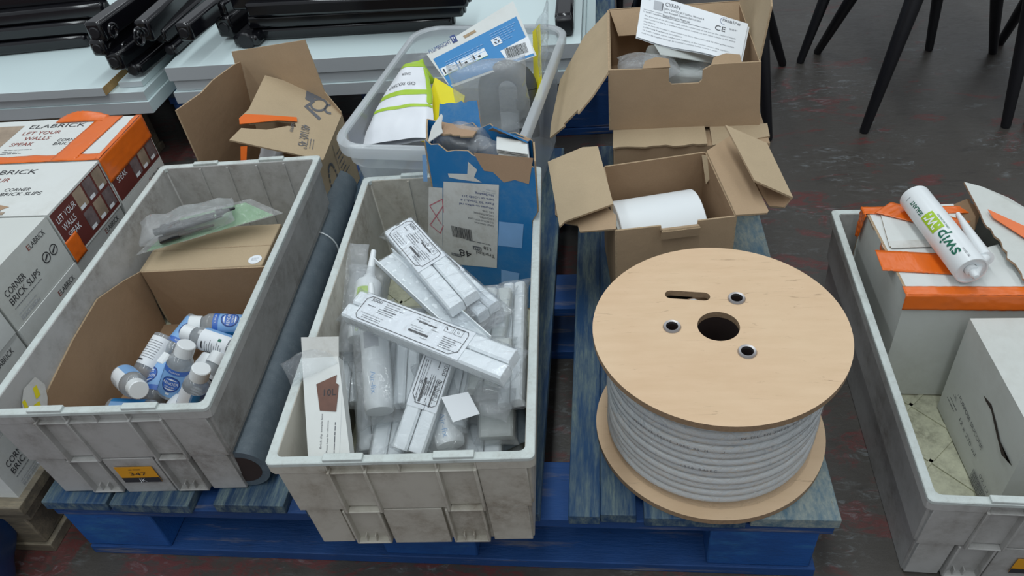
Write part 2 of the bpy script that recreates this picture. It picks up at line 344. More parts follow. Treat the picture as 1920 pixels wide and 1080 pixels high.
# ------------------------------------------------------------------ crates
W, D, H, TP = .3366, .6455, .2066, .0165
def crate(name, label, x, y, z, a, warm, label_at=None):
    t = thing(name, label, 'crate', (x, y, z)); Mx = yawm(x, y, z, a); c = 'crate_warm' if warm else 'crate'
    def ring(i, zz): return [(i, i, zz), (W-i, i, zz), (W-i, D-i, zz), (i, D-i, zz)]
    m = MB(Mx)                                   # tub body: two stepped outer tiers, inner skin, inner floor
    rings = [ring(TP, 0), ring(TP-.003, H*.46), ring(TP-.0075, H*.465), ring(.0075, H-.024), ring(.0075, H-.0005),
             ring(.0125, H-.0005), ring(TP+.005, .0045)]
    vs = [p for r in rings for p in r]; fs = [(3, 2, 1, 0)]
    for k in range(len(rings)-1):
        for i in range(4): fs.append((k*4+i, k*4+(i+1) % 4, (k+1)*4+(i+1) % 4, (k+1)*4+i))
    m.add(vs, fs, c); kk = (len(rings)-1)*4; m.add([vs[kk+i] for i in range(4)], [(0, 1, 2, 3)], 'crate_pale')
    body = m.build('body', t, .003)
    m = MB(Mx)                                   # lattice moulded in the floor
    for k in range(-3, 8):
        for sgn in (1, -1):
            y0 = k*.12; p0 = (TP+.008, y0 if sgn > 0 else y0+.30); p1 = (W-TP-.008, y0+.30 if sgn > 0 else y0)
            q = []
            lo, hi = TP+.008, D-TP-.008
            dx, dy = p1[0]-p0[0], p1[1]-p0[1]
            q2 = sorted([(lo-p0[1])/dy, (hi-p0[1])/dy]); ts = [max(0, q2[0]), min(1, q2[1])]
            if ts[1]-ts[0] < .05: continue
            a0 = (p0[0]+dx*ts[0], p0[1]+dy*ts[0]); a1 = (p0[0]+dx*ts[1], p0[1]+dy*ts[1]); L = math.hypot(dx, dy); nx, ny = -dy/L*.003, dx/L*.003
            b = [(a0[0]+nx, a0[1]+ny, .0046), (a1[0]+nx, a1[1]+ny, .0046), (a1[0]-nx, a1[1]-ny, .0046), (a0[0]-nx, a0[1]-ny, .0046)]
            m.hexa(b, [(p[0], p[1], .0072) for p in b], 'crate_pale')
    m.build('floor_lattice', t)
    m = MB(Mx)                                   # rim lip: flat ring with a down-turned outer edge
    def rr(i, zz, k=.008):
        out = []
        for cx, cyy, s0 in ((i+k, i+k, 180), (W-i-k, i+k, 270), (W-i-k, D-i-k, 0), (i+k, D-i-k, 90)):
            for q in range(5): an = math.radians(s0+q*22.5); out.append((cx+k*math.cos(an), cyy+k*math.sin(an), zz))
        return out
    R_ = [rr(.0080, H-.007), rr(.001, H-.0065), rr(0, H-.006), rr(0, H-.001), rr(.001, H), rr(.0105, H), rr(.0118, H-.001), rr(.0122, H-.008)]
    vs = [p for r in R_ for p in r]; n = 20; fs = []
    for k in range(len(R_)-1):
        for i in range(n): fs.append((k*n+i, k*n+(i+1) % n, (k+1)*n+(i+1) % n, (k+1)*n+i))
    m.add(vs, fs, 'crate_rim'); m.build('rim', t)
    for sd in (0, 1):                            # deep lip down each long side, wrapping the corners
        m = MB(Mx if sd == 0 else Mx @ Matrix.Translation((W, D, 0)) @ Matrix.Rotation(PI, 4, 'Z'))
        pl = [(.0095, 0.222*0), ]
        b = [(.222*W, .0004), (.222*W, .0100), (.0085, .0100), (.0085, D-.0100), (.215*W, D-.0100), (.215*W, D-.0004), (.008, D-.0004), (.0012, D-.004), (.0004, D-.008), (.0004, .008), (.0012, .004), (.008, .0004)]
        m.hexa([(x_, y_, H-.0215) for x_, y_ in b], [(x_, y_, H-.0062) for x_, y_ in b], 'crate_rim' if False else c); m.build('lip', t, .0008)
    for end in (0, 1):                           # moulded end panels, each with the same pockets and ribs
        E = Mx if end == 0 else Mx @ Matrix.Translation((W, D, 0)) @ Matrix.Rotation(PI, 4, 'Z')
        m = MB(E)
        def slab(u0, u1, v0, v1, o0, o1=None, mm=c):
            """raised block on the end face; u across 0..1, v down from rim 0..1, o outward distance from the wall"""
            if o1 is None: o1 = o0
            z0, z1 = H*(1-v1), H*(1-v0)
            def wy(v): return (.0075+(TP-.008)*v) if v > .5 else .0075
            b = [(u0*W, wy(v1)-o1, z0), (u1*W, wy(v1)-o1, z0), (u1*W, wy(v1)+.004, z0), (u0*W, wy(v1)+.004, z0)]
            tt = [(u0*W, wy(v0)-o0, z1), (u1*W, wy(v0)-o0, z1), (u1*W, wy(v0)+.004, z1), (u0*W, wy(v0)+.004, z1)]
            m.hexa(b, tt, mm)
        # upper tier: flush fields either side of two open pockets
        slab(.035, .222, .09, .545, .0065); slab(.372, .632, .125, .545, .006); slab(.785, .965, .09, .545, .0065)
        for u in (.222, .632):
            slab(u, u+.012, .09, .565, .0105); slab(u+.140, u+.152, .09, .565, .0105)      # side ribs
            slab(u+.012, u+.140, .55, .565, .0105)                                         # ledge
        # lip cells
        slab(.222, .784, .108, .120, .0075)
        for u in (.222, .36, .495, .632, .778): slab(u, u+.007, .028, .115, .0072)
        # lower tier
        slab(.055, .193, .56, .985, .0045); slab(.367, .605, .56, 1.0, .0060); slab(.785, .945, .56, .985, .0045)
        for u in (.205, .62):
            slab(u, u+.010, .56, .985, .0085); slab(u+.14, u+.15, .56, .985, .0085); slab(u, u+.15, .97, .985, .0085)
            slab(u+.042, u+.048, .90, .975, .0065); slab(u+.082, u+.088, .90, .975, .0065)
        m.build('end_panel', t, .0009)
        m = MB(E)                                # two stacking tabs standing on the rim
        for u in (.222, .632):
            m.box(u*W, .001, H-.002, (u+.15)*W, .0115, H+.0045, 'crate_rim'); m.build('stacking_tab', t, .001); m = MB(E)
    for yy, s in ((TP+.0045, 1), (D-TP-.0045, -1)):   # moulded ribs on the inner ends
        for u in (.25, .42, .60, .77):
            m = MB(Mx)
            m.hexa([(u*W, yy-.003, .006), (u*W+.004, yy-.003, .006), (u*W+.004, yy+.003, .006), (u*W, yy+.003, .006)],
                   [(u*W, yy-s*.0085-.003, H-.006), (u*W+.004, yy-s*.0085-.003, H-.006), (u*W+.004, yy-s*.0085+.003, H-.006), (u*W, yy-s*.0085+.003, H-.006)], c)
            m.build('inner_rib', t)
    return t, Mx
cl, ML = crate('crate', 'grey plastic crate at left holding the carton of small bottles', -.5834, .0045, PH, .0447, False)
cc, MC = crate('crate', 'cream grey plastic crate in the middle full of bagged white trim and tubes', -.1358, -.0683, PH, .0464, True)
crt, MR = crate('crate', 'grey plastic crate on the floor at right holding white cartons', .6992, .0015, 0, -.0316, False)
def lot_label(parent, Mx, u, v, s, rot, num):
    """auction lot sticker on the lower centre panel"""
    zc = H*(1-v); y = .0075+(TP-.008)*v-.0085
    F = Mx @ Matrix.Translation((u*W, y, zc)) @ Matrix.Rotation(math.atan2(TP-.008, H), 4, 'X')
    fr = Frame(F.translation, F.col[0].xyz, F.col[2].xyz); m = MB()
    m.prism([fr.p(-s/2, -s*.3), fr.p(s/2, -s*.3), fr.p(s/2, s*.38), fr.p(-s/2, s*.38)], .0004, 'amber')
    m.rect(fr, -s/2, -s*.3, s/2, -s*.09, 'ink', .0004)
    m.text(fr, num, -s*.2, s*.02, s*.13, 'ink', s*.44, lift=.0008); m.lines(fr, -s*.15, s*.26, s*.34, 1, 1, 'ink', .0016, lift=.0008)
    m.text(fr, 'JK', -s*.08, -s*.26, s*.14, 'paper', s*.2, lift=.0009)
    m.build('lot_label', parent)
lot_label(cl, ML, .49, .76, .060, 0, '347'); lot_label(crt, MR, .54, .78, .060, 0, '348')
# ------------------------------------------------------------------ cable reel
RX, RY, RR = .4376, .1588, .1698
reel = thing('cable_reel', 'plywood drum wound with grey cable standing at the front of the pallet', 'cable reel', (RX, RY, PH))
def flange(z0, z1, top):
    """plywood disc with a centre bore, three bolt bores and a slot cut through"""
    bm = bmesh.new(); loops = []
    def loop(pts): 
        vs = [bm.verts.new((x, y, 0)) for x, y in pts]
        return [bm.edges.new((vs[i], vs[(i+1) % len(vs)])) for i in range(len(vs))]
    E_ = loop([(RR*math.cos(2*PI*i/120), RR*math.sin(2*PI*i/120)) for i in range(120)])
    holes = [[(.028*math.cos(2*PI*i/40), .028*math.sin(2*PI*i/40)) for i in range(40)]]
    for hx, hy in HOLES: holes.append([(hx+.0115*math.cos(2*PI*i/24), hy+.0115*math.sin(2*PI*i/24)) for i in range(24)])
    s0, s1 = SLOT; d = (s1-s0).normalized(); pn = V((-d.y, d.x)); k = []
    for i in range(9): a = -PI/2+PI*i/8; k.append(s1+d*(.0085*math.cos(a))+pn*(.0085*math.sin(a)))
    for i in range(9): a = PI/2+PI*i/8; k.append(s0+d*(.0085*math.cos(a))+pn*(.0085*math.sin(a)))
    holes.append([(p.x, p.y) for p in k])
    for h_ in holes: E_ += loop(h_)
    bmesh.ops.triangle_fill(bm, use_beauty=True, use_dissolve=False, edges=E_)
    bm.normal_update()
    for fc in bm.faces:
        if fc.normal.z < 0: fc.normal_flip()
    bm.verts.index_update(); vs = [v.co.copy() for v in bm.verts]; fs = [tuple(v.index for v in fc.verts) for fc in bm.faces]
    be = [(e.verts[0].index, e.verts[1].index) for e in bm.edges if len(e.link_faces) == 1]; bm.free()
    m = MB(Matrix.Translation((RX, RY, PH))); n = len(vs)
    allv = [(v.x, v.y, z1) for v in vs]+[(v.x, v.y, z0) for v in vs]
    m.add(allv, fs+[tuple(n+i for i in f_[::-1]) for f_ in fs], 'ply')
    m.add(allv, [(a, b, n+b, n+a) for a, b in be], 'ply_edge')
    o = m.build('flange', reel, 0, 30)
    bm = bmesh.new(); bm.from_mesh(o.data); bmesh.ops.remove_doubles(bm, verts=bm.verts, dist=1e-6); bmesh.ops.recalc_face_normals(bm, faces=bm.faces); bm.to_mesh(o.data); bm.free(); o.data.set_sharp_from_angle(angle=math.radians(20))
    return o
HT = .2156
def rl(px, py, z=None): p = AZ(px, py, PH+HT if z is None else z); return V((p.x-RX, p.y-RY))
HOLES = [tuple(rl(1381, 560)), tuple(rl(1260, 613)), tuple(rl(1401, 660))]
SLOT = (rl(1258, 552), rl(1320, 556))
top_fl = flange(HT-.010, HT, True); flange(0.0005, .0105, False)
for hx, hy in HOLES:
    m = MB(Matrix.Translation((RX, RY, PH)))
    m.lathe([(.0082, HT-.03), (.0082, HT+.0022), (.0112, HT+.0028), (.0124, HT+.0006), (.0113, HT-.001), (.0100, HT-.03)], 'steel', 24, cx=hx, cy=hy, close=False)
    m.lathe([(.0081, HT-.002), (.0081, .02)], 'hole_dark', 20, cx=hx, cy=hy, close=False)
    m.build('ferrule', top_fl)
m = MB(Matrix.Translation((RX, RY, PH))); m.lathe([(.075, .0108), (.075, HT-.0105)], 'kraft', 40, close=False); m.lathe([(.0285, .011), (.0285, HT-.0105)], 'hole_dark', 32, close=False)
m.build('core', reel, 0)
CR = .1445; NT_ = 13; c0, c1 = .0175, HT-.0170
m = MB(Matrix.Translation((RX, RY, PH))); pts = []
for i in range(NT_*84+1):
    tt = i/84; z = c0+(c1-c0)*tt/NT_; wob = .0012*math.sin(tt*3.7)+.0010*noise.noise(V((tt*1.3, 0, 0)))
    pts.append((( CR+wob)*math.cos(2*PI*tt), (CR+wob)*math.sin(2*PI*tt), min(max(z+.0010*noise.noise(V((tt*2.1, 4, 0))), .0175), HT-.0170)))
m.tube(pts, .00655, 'cable', 8)
m.lathe([(CR-.004, .012), (CR-.004, HT-.012)], 'cable', 64, close=False)
def ring_text(s, turn, a0, h, mat, step):
    z = c0+(c1-c0)*turn/NT_
    for i, ch in enumerate(s):
        if ch == ' ': continue
        an = a0+i*step; ca, sa = math.cos(an), math.sin(an); zz = z+(c1-c0)/NT_*((an/(2*PI)) % 1)
        fr = Frame(V((RX, RY, PH))+V((ca*(CR+.0068), sa*(CR+.0068), zz-h*.4)), (-sa, ca, 0), (0, 0, 1))
        m.text(fr, ch, 0, 0, h, mat)
ring_text('UNITEL EN 50525-2-11 H05VV-F 3G1.5', 8.0, -1.62, .0045, 'grey_ink', .030)
ring_text('UNITEL EN 50525-2-11', 10.0, -1.50, .0045, 'grey_ink', .030)
ring_text('0019', 10.0, -.86, .006, 'ink', .034)
ring_text('H07RN CE 50525 300V 05 M', 8.0, -2.45, .0045, 'grey_ink', .030)
ring_text('0020 BASEC', 5.0, -1.95, .0045, 'grey_ink', .032)
m.build('cable', reel, 0, 80)
m = MB(Matrix.Translation((RX, RY, PH)))         # loose end showing through the slot
a = (SLOT[0]+SLOT[1])/2; d = (SLOT[1]-SLOT[0]).normalized()
m.tube([(a.x-d.x*.05, a.y-.02, HT-.026), (a.x-d.x*.02, a.y, HT-.019), (a.x+d.x*.01, a.y+.003, HT-.0185), (a.x+d.x*.05, a.y-.012, HT-.026)], .0072, 'white_plastic', 10)
m.build('cable_end', reel)
def wf(u, v):
    a = 2*PI*u; z = .012+(HT-.024)*v; r = CR+.0078+.0011*noise.noise(V((math.cos(a)*6, math.sin(a)*6, z*40)))
    return (r*math.cos(a), r*math.sin(a), z)
m = MB(Matrix.Translation((RX, RY, PH))); m.grid(wf, 120, 14, 'wrap'); m.build('stretch_wrap', reel)
# ------------------------------------------------------------------ grey roll between the crates
A = V((-.262, .035, PH+.044)); B = V((-.318, .800, PH+.044)); e = (B-A).normalized()
roll = thing('pipe_roll', 'long dark grey tube lying between the left and middle crates', 'tube', (A.x, A.y, PH))
m = MB(); m.tube([A+e*((B-A).length*i/30)+V((0, 0, 0)) for i in range(31)], [.042+.0008*noise.noise(V((i*.9, 1, 1))) for i in range(31)], 'roll', 26); m.build('tube_body', roll)
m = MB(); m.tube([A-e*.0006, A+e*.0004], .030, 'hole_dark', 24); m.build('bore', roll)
m = MB(); p = A.lerp(B, .70)
m.tube([p+V((.0435*math.cos(a), 0, .0435*math.sin(a))) for a in [2*PI*i/24 for i in range(24)]], .0016, 'white_pvc', 6, closed=True); m.build('tie_cord', roll)
# ------------------------------------------------------------------ carton of bottles inside the left crate
def wallpanel(name, parent, pts, mat='card', th=.0035, em='edge', bevel=0): m = MB(); m.prism(pts, th, mat, em); return m.build(name, parent, bevel)
lin = thing('open_carton', 'open brown carton with its top cut low, holding small blue-labelled bottles', 'cardboard box', (-.44, .2, PH+.006))
zt = .300; z0 = PH+.006
def LP(u, v, z): return ML @ V((u*W, v*D, z-PH))
def il(z): return (TP+.006-(TP-.008)*(z-PH)/H+.003)/W     # inner face of the crate wall
a = AZ(265, 507, zt); b_ = AZ(485, 512, zt)
La = LP(il(zt), .105, .315); Lb = LP(il(zt), .44, .325); Lc = LP(il(zt)+.01, .555, .302); Ld = LP(il(zt)+.07, .597, .300)
pts = [LP(il(z0), .05, z0), LP(il(z0)+.02, .597, z0), Ld, Lc, Lb, LP(il(.33), .30, .318), LP(il(.33), .12, .300), LP(il(.28), .05, .250)]
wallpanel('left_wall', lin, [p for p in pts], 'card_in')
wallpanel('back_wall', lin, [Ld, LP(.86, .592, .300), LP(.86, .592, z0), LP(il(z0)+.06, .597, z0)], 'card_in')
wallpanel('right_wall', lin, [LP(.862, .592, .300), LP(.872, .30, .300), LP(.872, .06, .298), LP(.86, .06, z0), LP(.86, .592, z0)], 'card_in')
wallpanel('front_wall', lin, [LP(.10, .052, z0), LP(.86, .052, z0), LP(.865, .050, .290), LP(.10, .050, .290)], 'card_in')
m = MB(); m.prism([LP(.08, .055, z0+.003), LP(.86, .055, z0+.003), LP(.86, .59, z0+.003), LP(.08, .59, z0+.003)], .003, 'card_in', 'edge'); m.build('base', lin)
# second carton behind with a round sticker
sm = thing('closed_carton', 'small flat brown carton with a round white sticker in the left crate', 'cardboard box', LP(.5, .67, z0))
q = [(.10, .604), (.80, .604), (.80, .80), (.10, .80)]
m = MB(); m.hexa([LP(u, v, z0) for u, v in q], [LP(u, v, .296) for u, v in q], 'card_light'); m.build('box_body', sm, .002)
fr = Frame(LP(.10, .604, .296), LP(.80, .604, .296)-LP(.10, .604, .296), LP(.1, .8, .296)-LP(.1, .604, .296))
m = MB(); st = AZ(478, 486, .297)-fr.o; cx, cyy = st.dot(fr.x), st.dot(fr.y)
m.poly(fr, [(cx+.0125*math.cos(2*PI*i/28), cyy+.0125*math.sin(2*PI*i/28)) for i in range(28)], 'paper', .0006); m.lines(fr, cx-.007, cyy+.003, .014, 3, .003, 'pale_ink', .0008, lift=.001); m.build('round_sticker', sm)
m = MB(); m.rect(fr, .004, .058, .236, .060, 'edge', .0004); m.build('lid_seam', sm)
# old sticker remnant on the crate wall
m = MB(); fr = Frame(LP(il(.33)-.004, .06, .285), LP(il(.33), .2, .285)-LP(il(.33), .05, .285), LP(il(.36)-.004, .06, .36)-LP(il(.28)+.004, .06, .28))
m.poly(fr, [(0, 0), (.03, -.004), (.05, .012), (.062, .03), (.058, .052), (.03, .056), (.012, .044), (-.004, .02)], 'label_paper', .0035)
m.poly(fr, [(.012, .004), (.026, .002), (.036, .022), (.024, .026)], 'yellow', .0039); m.poly(fr, [(.034, .028), (.044, .026), (.050, .042), (.042, .044)], 'yellow', .0039); m.poly(fr, [(.010, .034), (.016, .032), (.020, .044), (.014, .046)], 'yellow', .0039)
m.build('torn_sticker', cl)
# blister pack of black nozzles
bp = thing('nozzle_pack', 'clear bag of black nozzles on a green card in the left crate', 'packet', AZ(390, 440, .33))
P = [AZ(254, 481, .318), AZ(531, 401, .330), AZ(470, 374, .345), AZ(300, 402, .345)]
P[3] = AZ(330, 408, .340)
pc = sum(P, V((0, 0, 0)))/4; m = MB(); m.prism([pc+(p-pc)*.86 for p in P], .0012, 'pale_green'); m.build('backing_card', bp)
up3 = V((0, 0, .0016)); m = MB(); m.grid(lambda u, v: (P[0]*(1-u)+P[1]*u)*(1-v)+(P[3]*(1-u)+P[2]*u)*v+up3+V((0, 0, .003*abs(noise.noise(V((u*9, v*4, 5)))))), 40, 12, 'film_hazy'); m.build('outer_sleeve', bp)
n_ = (P[1]-P[0]).cross(P[3]-P[0]).normalized(); n_ = n_ if n_.z > 0 else -n_
ex = (P[1]-P[0]).normalized(); ey = n_.cross(ex); o0 = (P[0]+P[3])*.5
for k, (s0, t0, l_) in enumerate([(.05, .012, .10), (.045, .026, .11), (.055, .040, .10), (.06, .020, .11), (.052, .034, .10), (.16, .030, .035)]):
    m = MB(); a = P[0]+ex*s0+ey*t0+n_*(.010+.009*(k % 2)); m.tube([a, a+ex*l_*.35, a+ex*l_*.36, a+ex*l_], [.007, .006, .0045, .0022], 'black_plastic', 12); m.build('nozzle', bp)
def bagf(o, ax, ay, az, L, Wd, Ht, seed, sc=22, amp=.006, pinch=.12):
    """closed crumpled bag surface around an oblong"""
    def fn(u, v):
        a = 2*PI*v; x = u*L; e = min(u, 1-u)/pinch; k = min(1, e)**.6 if e < 1 else 1
        ca, sa = math.cos(a), math.sin(a); sq = lambda t, p_=.55: math.copysign(abs(t)**p_, t)
        p = o+ax*x+ay*(Wd/2*sq(ca)*(.92+.10*(1-k)))+az*(Ht/2*sq(sa)*k)
        return p+crink(p, amp*(.35+.65*abs(sa)), sc, seed)
    return fn
m = MB(); m.grid(bagf(P[0]+ex*.015+ey*.035+n_*.014, ex, ey, n_, .175, .060, .038, 3, 26, .009), 34, 28, 'film_hazy'); m.build('clear_bag', bp)
# ------------------------------------------------------------------ bottles
BP = Matrix.Identity(4)
def make_bottle(style):
    root = thing('plastic_bottle', 'x', 'bottle'); r = .0205
    m = MB(); m.lathe([(.0185, 0), (r, .002), (r, .068), (r*.97, .073), (.0145, .0815), (.0125, .083), (.0125, .086)], 'bottle' if style != 'white' else 'white_plastic', 28); m.build('body', root)
    if style != 'white':
        m = MB(); rr_ = r+.0004; A0 = -PI*.55
        back = 'paper' if style == 'blue' else 'blue_pale'; fc = 'blue_pale' if style == 'blue' else 'paper'
        m.lathe([(rr_, .007), (rr_, .062)], fc, 20, A0, A0+PI*1.1, close=False); m.lathe([(rr_, .007), (rr_, .062)], back, 16, A0+PI*1.1, A0+2*PI, close=False)
        def wp(a, b, l): an = a/rr_; return ((rr_+l)*math.cos(an), (rr_+l)*math.sin(an), b)
        def patch(x0, y0, x1, y1, mt, l=.0003, n=8): m.grid(lambda u, v: wp(x0+(x1-x0)*u, y0+(y1-y0)*v, l), n, 1, mt)
        if style == 'blue':
            patch(-.033, .007, -.021, .062, 'blue_ink'); patch(-.021, .0525, .033, .062, 'blue_mid')
            for r0, r1, mt, l in ((.0155, .0135, 'navy', .0004), (.0135, .0, 'blue_mid', .0004)):
                m.grid(lambda u, v: wp((r0+(r1-r0)*v)*math.cos(2*PI*u)+.004, .033+(r0+(r1-r0)*v)*math.sin(2*PI*u), l), 30, 2, mt)
            m.text(None, 'RENDER', -.0085, .0325, .0055, 'paper', .025, lift=.0007, warp=wp); m.text(None, 'RENEW', -.004, .0265, .003, 'paper', .016, lift=.0007, warp=wp)
            for sy in (1, -1): m.grid(lambda u, v: wp(.004+(-.009+.018*u), .033+sy*(.0085+.0028*v*math.sin(PI*u)), .0006), 10, 1, 'paper')
            m.text(None, 'CLEANER', -.005, .056, .003, 'paper', .018, lift=.0007, warp=wp); patch(.001, .012, .007, .016, 'paper', .0005)
        else:
            for i in range(8): patch(-.018, .016+i*.0045, .010+.008*((i*7) % 3)/2, .0168+i*.0045, 'grey_ink', .0004)
            patch(-.002, .053, .012, .0555, 'ink', .0004); patch(.020, .020, .025, .026, 'dkgreen', .0004)
        m.build('wrap_label', root)
    m = MB(); pr = []
    n = 48; z_ = (.0835, .0995); vs = []; rs = [.0155 if i % 2 else .0150 for i in range(n)]
    ring = lambda z, k: [((rs[i]-k)*math.cos(2*PI*i/n), (rs[i]-k)*math.sin(2*PI*i/n), z) for i in range(n)]
    R4 = ring(.0835, 0)+ring(.1035, .0002)+ring(.1048, .0015); vs = R4; fs = [(k*n+i, k*n+(i+1) % n, (k+1)*n+(i+1) % n, (k+1)*n+i) for k in range(2) for i in range(n)]
    fs += [tuple(range(n))[::-1], tuple(2*n+i for i in range(n))]; m.add(vs, fs, 'white_plastic'); m.build('cap', root); return root
def copy_tree(o, parent=None):
    c = o.copy(); COL.objects.link(c); c.parent = parent
    for ch in [k for k in o.children]: copy_tree(ch, c)
    return c
def axm(base, tip, spin=0):
    z = (tip-base).normalized(); x = (V((0, -1, .35))); x = (x-z*x.dot(z)).normalized(); y = z.cross(x)
    mt = Matrix(((x.x, y.x, z.x, base.x), (x.y, y.y, z.y, base.y), (x.z, y.z, z.z, base.z), (0, 0, 0, 1)))
    return mt @ Matrix.Rotation(spin, 4, 'Z')
protos = {}
BOT = [  # style, base px, base z, tip px, tip z, spin, label
 ('blue', (318, 738), .196, (352, 640), .285, -.05, 'blue-labelled bottle leaning upright in front, its round badge facing the viewer'),
 ('back', (312, 632), .225, (268, 703), .200, .5, 'bottle lying on its side at the left of the heap, white text panel showing'),
 ('blue', (372, 600), .222, (322, 662), .208, -.3, 'blue-labelled bottle lying at the back left of the heap'),
 ('blue', (470, 612), .216, (396, 609), .232, .9, 'bottle at the top right of the heap with its white cap pointing left'),
 ('back', (442, 655), .222, (368, 630), .236, -.2, 'white-labelled bottle lying below the top right one'),
 ('white', (400, 672), .210, (366, 715), .200, 0, 'plain translucent white bottle without a label, right of the leaning one'),
 ('back', (350, 765), .196, (396, 692), .216, .3, 'bottle at the lower right of the heap, half under another capped bottle'),
 ('blue', (352, 772), .190, (368, 722), .245, 1.9, 'short-seen bottle with a wide white cap beside the leaning bottle'),
 ('back', (232, 705), .232, (275, 745), .285, .3, 'bottle at the front left with its large white cap facing the viewer'),
 ('blue', (205, 770), .205, (262, 772), .198, -.4, 'bottle barely showing above the crate rim at the lower left'),
 ('blue', (312, 680), .198, (288, 748), .180, .3, 'blue-labelled bottle buried beneath the leaning bottle'),
]
for st, bpx, bz, tpx, tz, sp, lab in BOT:
    if st not in protos: r = protos[st] = make_bottle(st)
    else: r = copy_tree(protos[st])
    b = AZ(*bpx, bz); t = AZ(*tpx, tz); r.matrix_world = axm(b, t, sp); tag(r, lab, 'bottle', 'small bottles in the carton')
# ------------------------------------------------------------------ packs, tubes and bags in the middle crate
def frame_ab(A, B, up): ex = (B-A).normalized(); up = V(up); ez = (up-ex*up.dot(ex)).normalized(); ey = ez.cross(ex); return Frame(A, ex, ey)
def sleeve(fr, L, Wd, Ht, seed, fa=.012, fb=.022, mat='film', amp=.0035, sc=30, cx=0):
    """polythene sleeve round an oblong, ends flattened and flared past the contents"""
    m = MB(fr.m())
    def fn(u, v):
        x = -fa+(L+fa+fb)*u; a = 2*PI*v; ca, sa = math.cos(a), math.sin(a)
        k = 1.; fl = 0
        if x < .002: k = max(0.04, 1-(.002-x)/(fa+.002)); fl = 1-k
        if x > L-.002: k = max(0.04, 1-(x-L+.002)/(fb+.002)); fl = 1-k
        sq = lambda t, p_: math.copysign(abs(t)**p_, t)
        y = Wd/2*sq(ca, .45)*(1+.22*fl); z = Ht/2*sq(sa, .45)*(k**.7)
        c = crink((x, y, z), amp*(.35+1.6*fl), sc, seed)
        return (x+c.x, cx+y+c.y*.6, max(z+c.z, -Ht/2-.0006))
    m.grid(fn, 44, 28, mat); return m
def trim_label(m, fr, L, w_):
    """printed instruction sheet lying on a trim pack; fr origin at its lower left corner"""
    m.prism([fr.p(0, 0), fr.p(L, 0), fr.p(L, w_), fr.p(0, w_)], .0003, 'paper')
    b = .0011
    for x0, y0, x1, y1 in ((.01, .003, L-.018, .003+b), (.01, w_-.003-b, L-.010, w_-.003), (.003, .010, .003+b, w_-.010), (L-.006-b, .010, L-.006, w_-.009)): m.rect(fr, x0, y0, x1, y1, 'ink', .0004)
    for p0, p1 in (((.010, .0035), (.0035, .010)), ((.0035, w_-.010), (.010, w_-.0035)), ((L-.018, .0035), (L-.0065, .012)), ((L-.010, w_-.0035), (L-.0065, w_-.009))):
        cx, cyy = (p0[0]+p1[0])/2, (p0[1]+p1[1])/2; l = math.hypot(p1[0]-p0[0], p1[1]-p0[1])/2; m.rect(fr, cx-l, cyy-b/2, cx+l, cyy+b/2, 'ink', .0004, rot=math.atan2(p1[1]-p0[1], p1[0]-p0[0]))
    k = w_/.05
    m.text(fr, '3000', .012, w_-.0098*k-.001, .0052*k, 'ink', .02)
    m.text(fr, 'Fig. 1. Pencil profile', .040, w_-.0085*k, .0020*k, 'ink', .026); m.lines(fr, .040, w_-.0125*k, .034, 3, .0032*k, 'grey_ink', .0010, 3)
    m.lines(fr, .012, w_*.60, .014, 1, 1, 'grey_ink', .0014, 2); m.lines(fr, .034, w_*.60, .032, 3, .0034*k, 'grey_ink', .0010, 5); m.text(fr, 'To double frost fitting, use the', .010, w_*.30, .0019*k, 'ink', .042); m.lines(fr, .016, w_*.22, .034, 2, .0032*k, 'grey_ink', .0010, 8)
    x = L*.52
    m.text(fr, 'Fig. 2. Back seal', x, w_*.80, .0019*k, 'ink', .020); m.rect(fr, x+.004, w_*.68, x+.036, w_*.68+.0022, 'ink', .0004); m.lines(fr, x-.002, w_*.73, .02, 1, 1, 'grey_ink', .0009, 9); m.lines(fr, x+.030, w_*.58, .012, 1, 1, 'grey_ink', .0009, 19)
    m.text(fr, 'Fig. 3. Front seal', x-.004, w_*.50, .0019*k, 'ink', .020); m.rect(fr, x-.003, w_*.30, x+.032, w_*.30+.0036, 'ink', .0004); m.lines(fr, x, w_*.42, .022, 1, 1, 'grey_ink', .0009, 10); m.lines(fr, x+.022, w_*.22, .012, 1, 1, 'grey_ink', .0009, 20)
    x = L-.046
    for dx in (0, .0165):
        for q in ((dx, 0, dx+.014, .0005), (dx, .0095, dx+.014, .010), (dx, 0, dx+.0005, .010), (dx+.0135, 0, dx+.014, .010)): m.rect(fr, x+q[0], w_*.70+q[1], x+q[2], w_*.70+q[3], 'ink', .0004)
    for i in range(6): a0 = PI*1.1+i*.17; m.rect(fr, x+.007+.005*math.cos(a0)-.0009, w_*.70+.0085+.005*math.sin(a0)-.0005, x+.007+.005*math.cos(a0)+.0009, w_*.70+.0085+.005*math.sin(a0)+.0005, 'ink', .0004)
    m.text(fr, 'G', x+.021, w_*.70+.003, .0042, 'ink', .004)
    m.lines(fr, x+.006, w_*.52, .030, 6, .0034*k, 'grey_ink', .0011, 12)
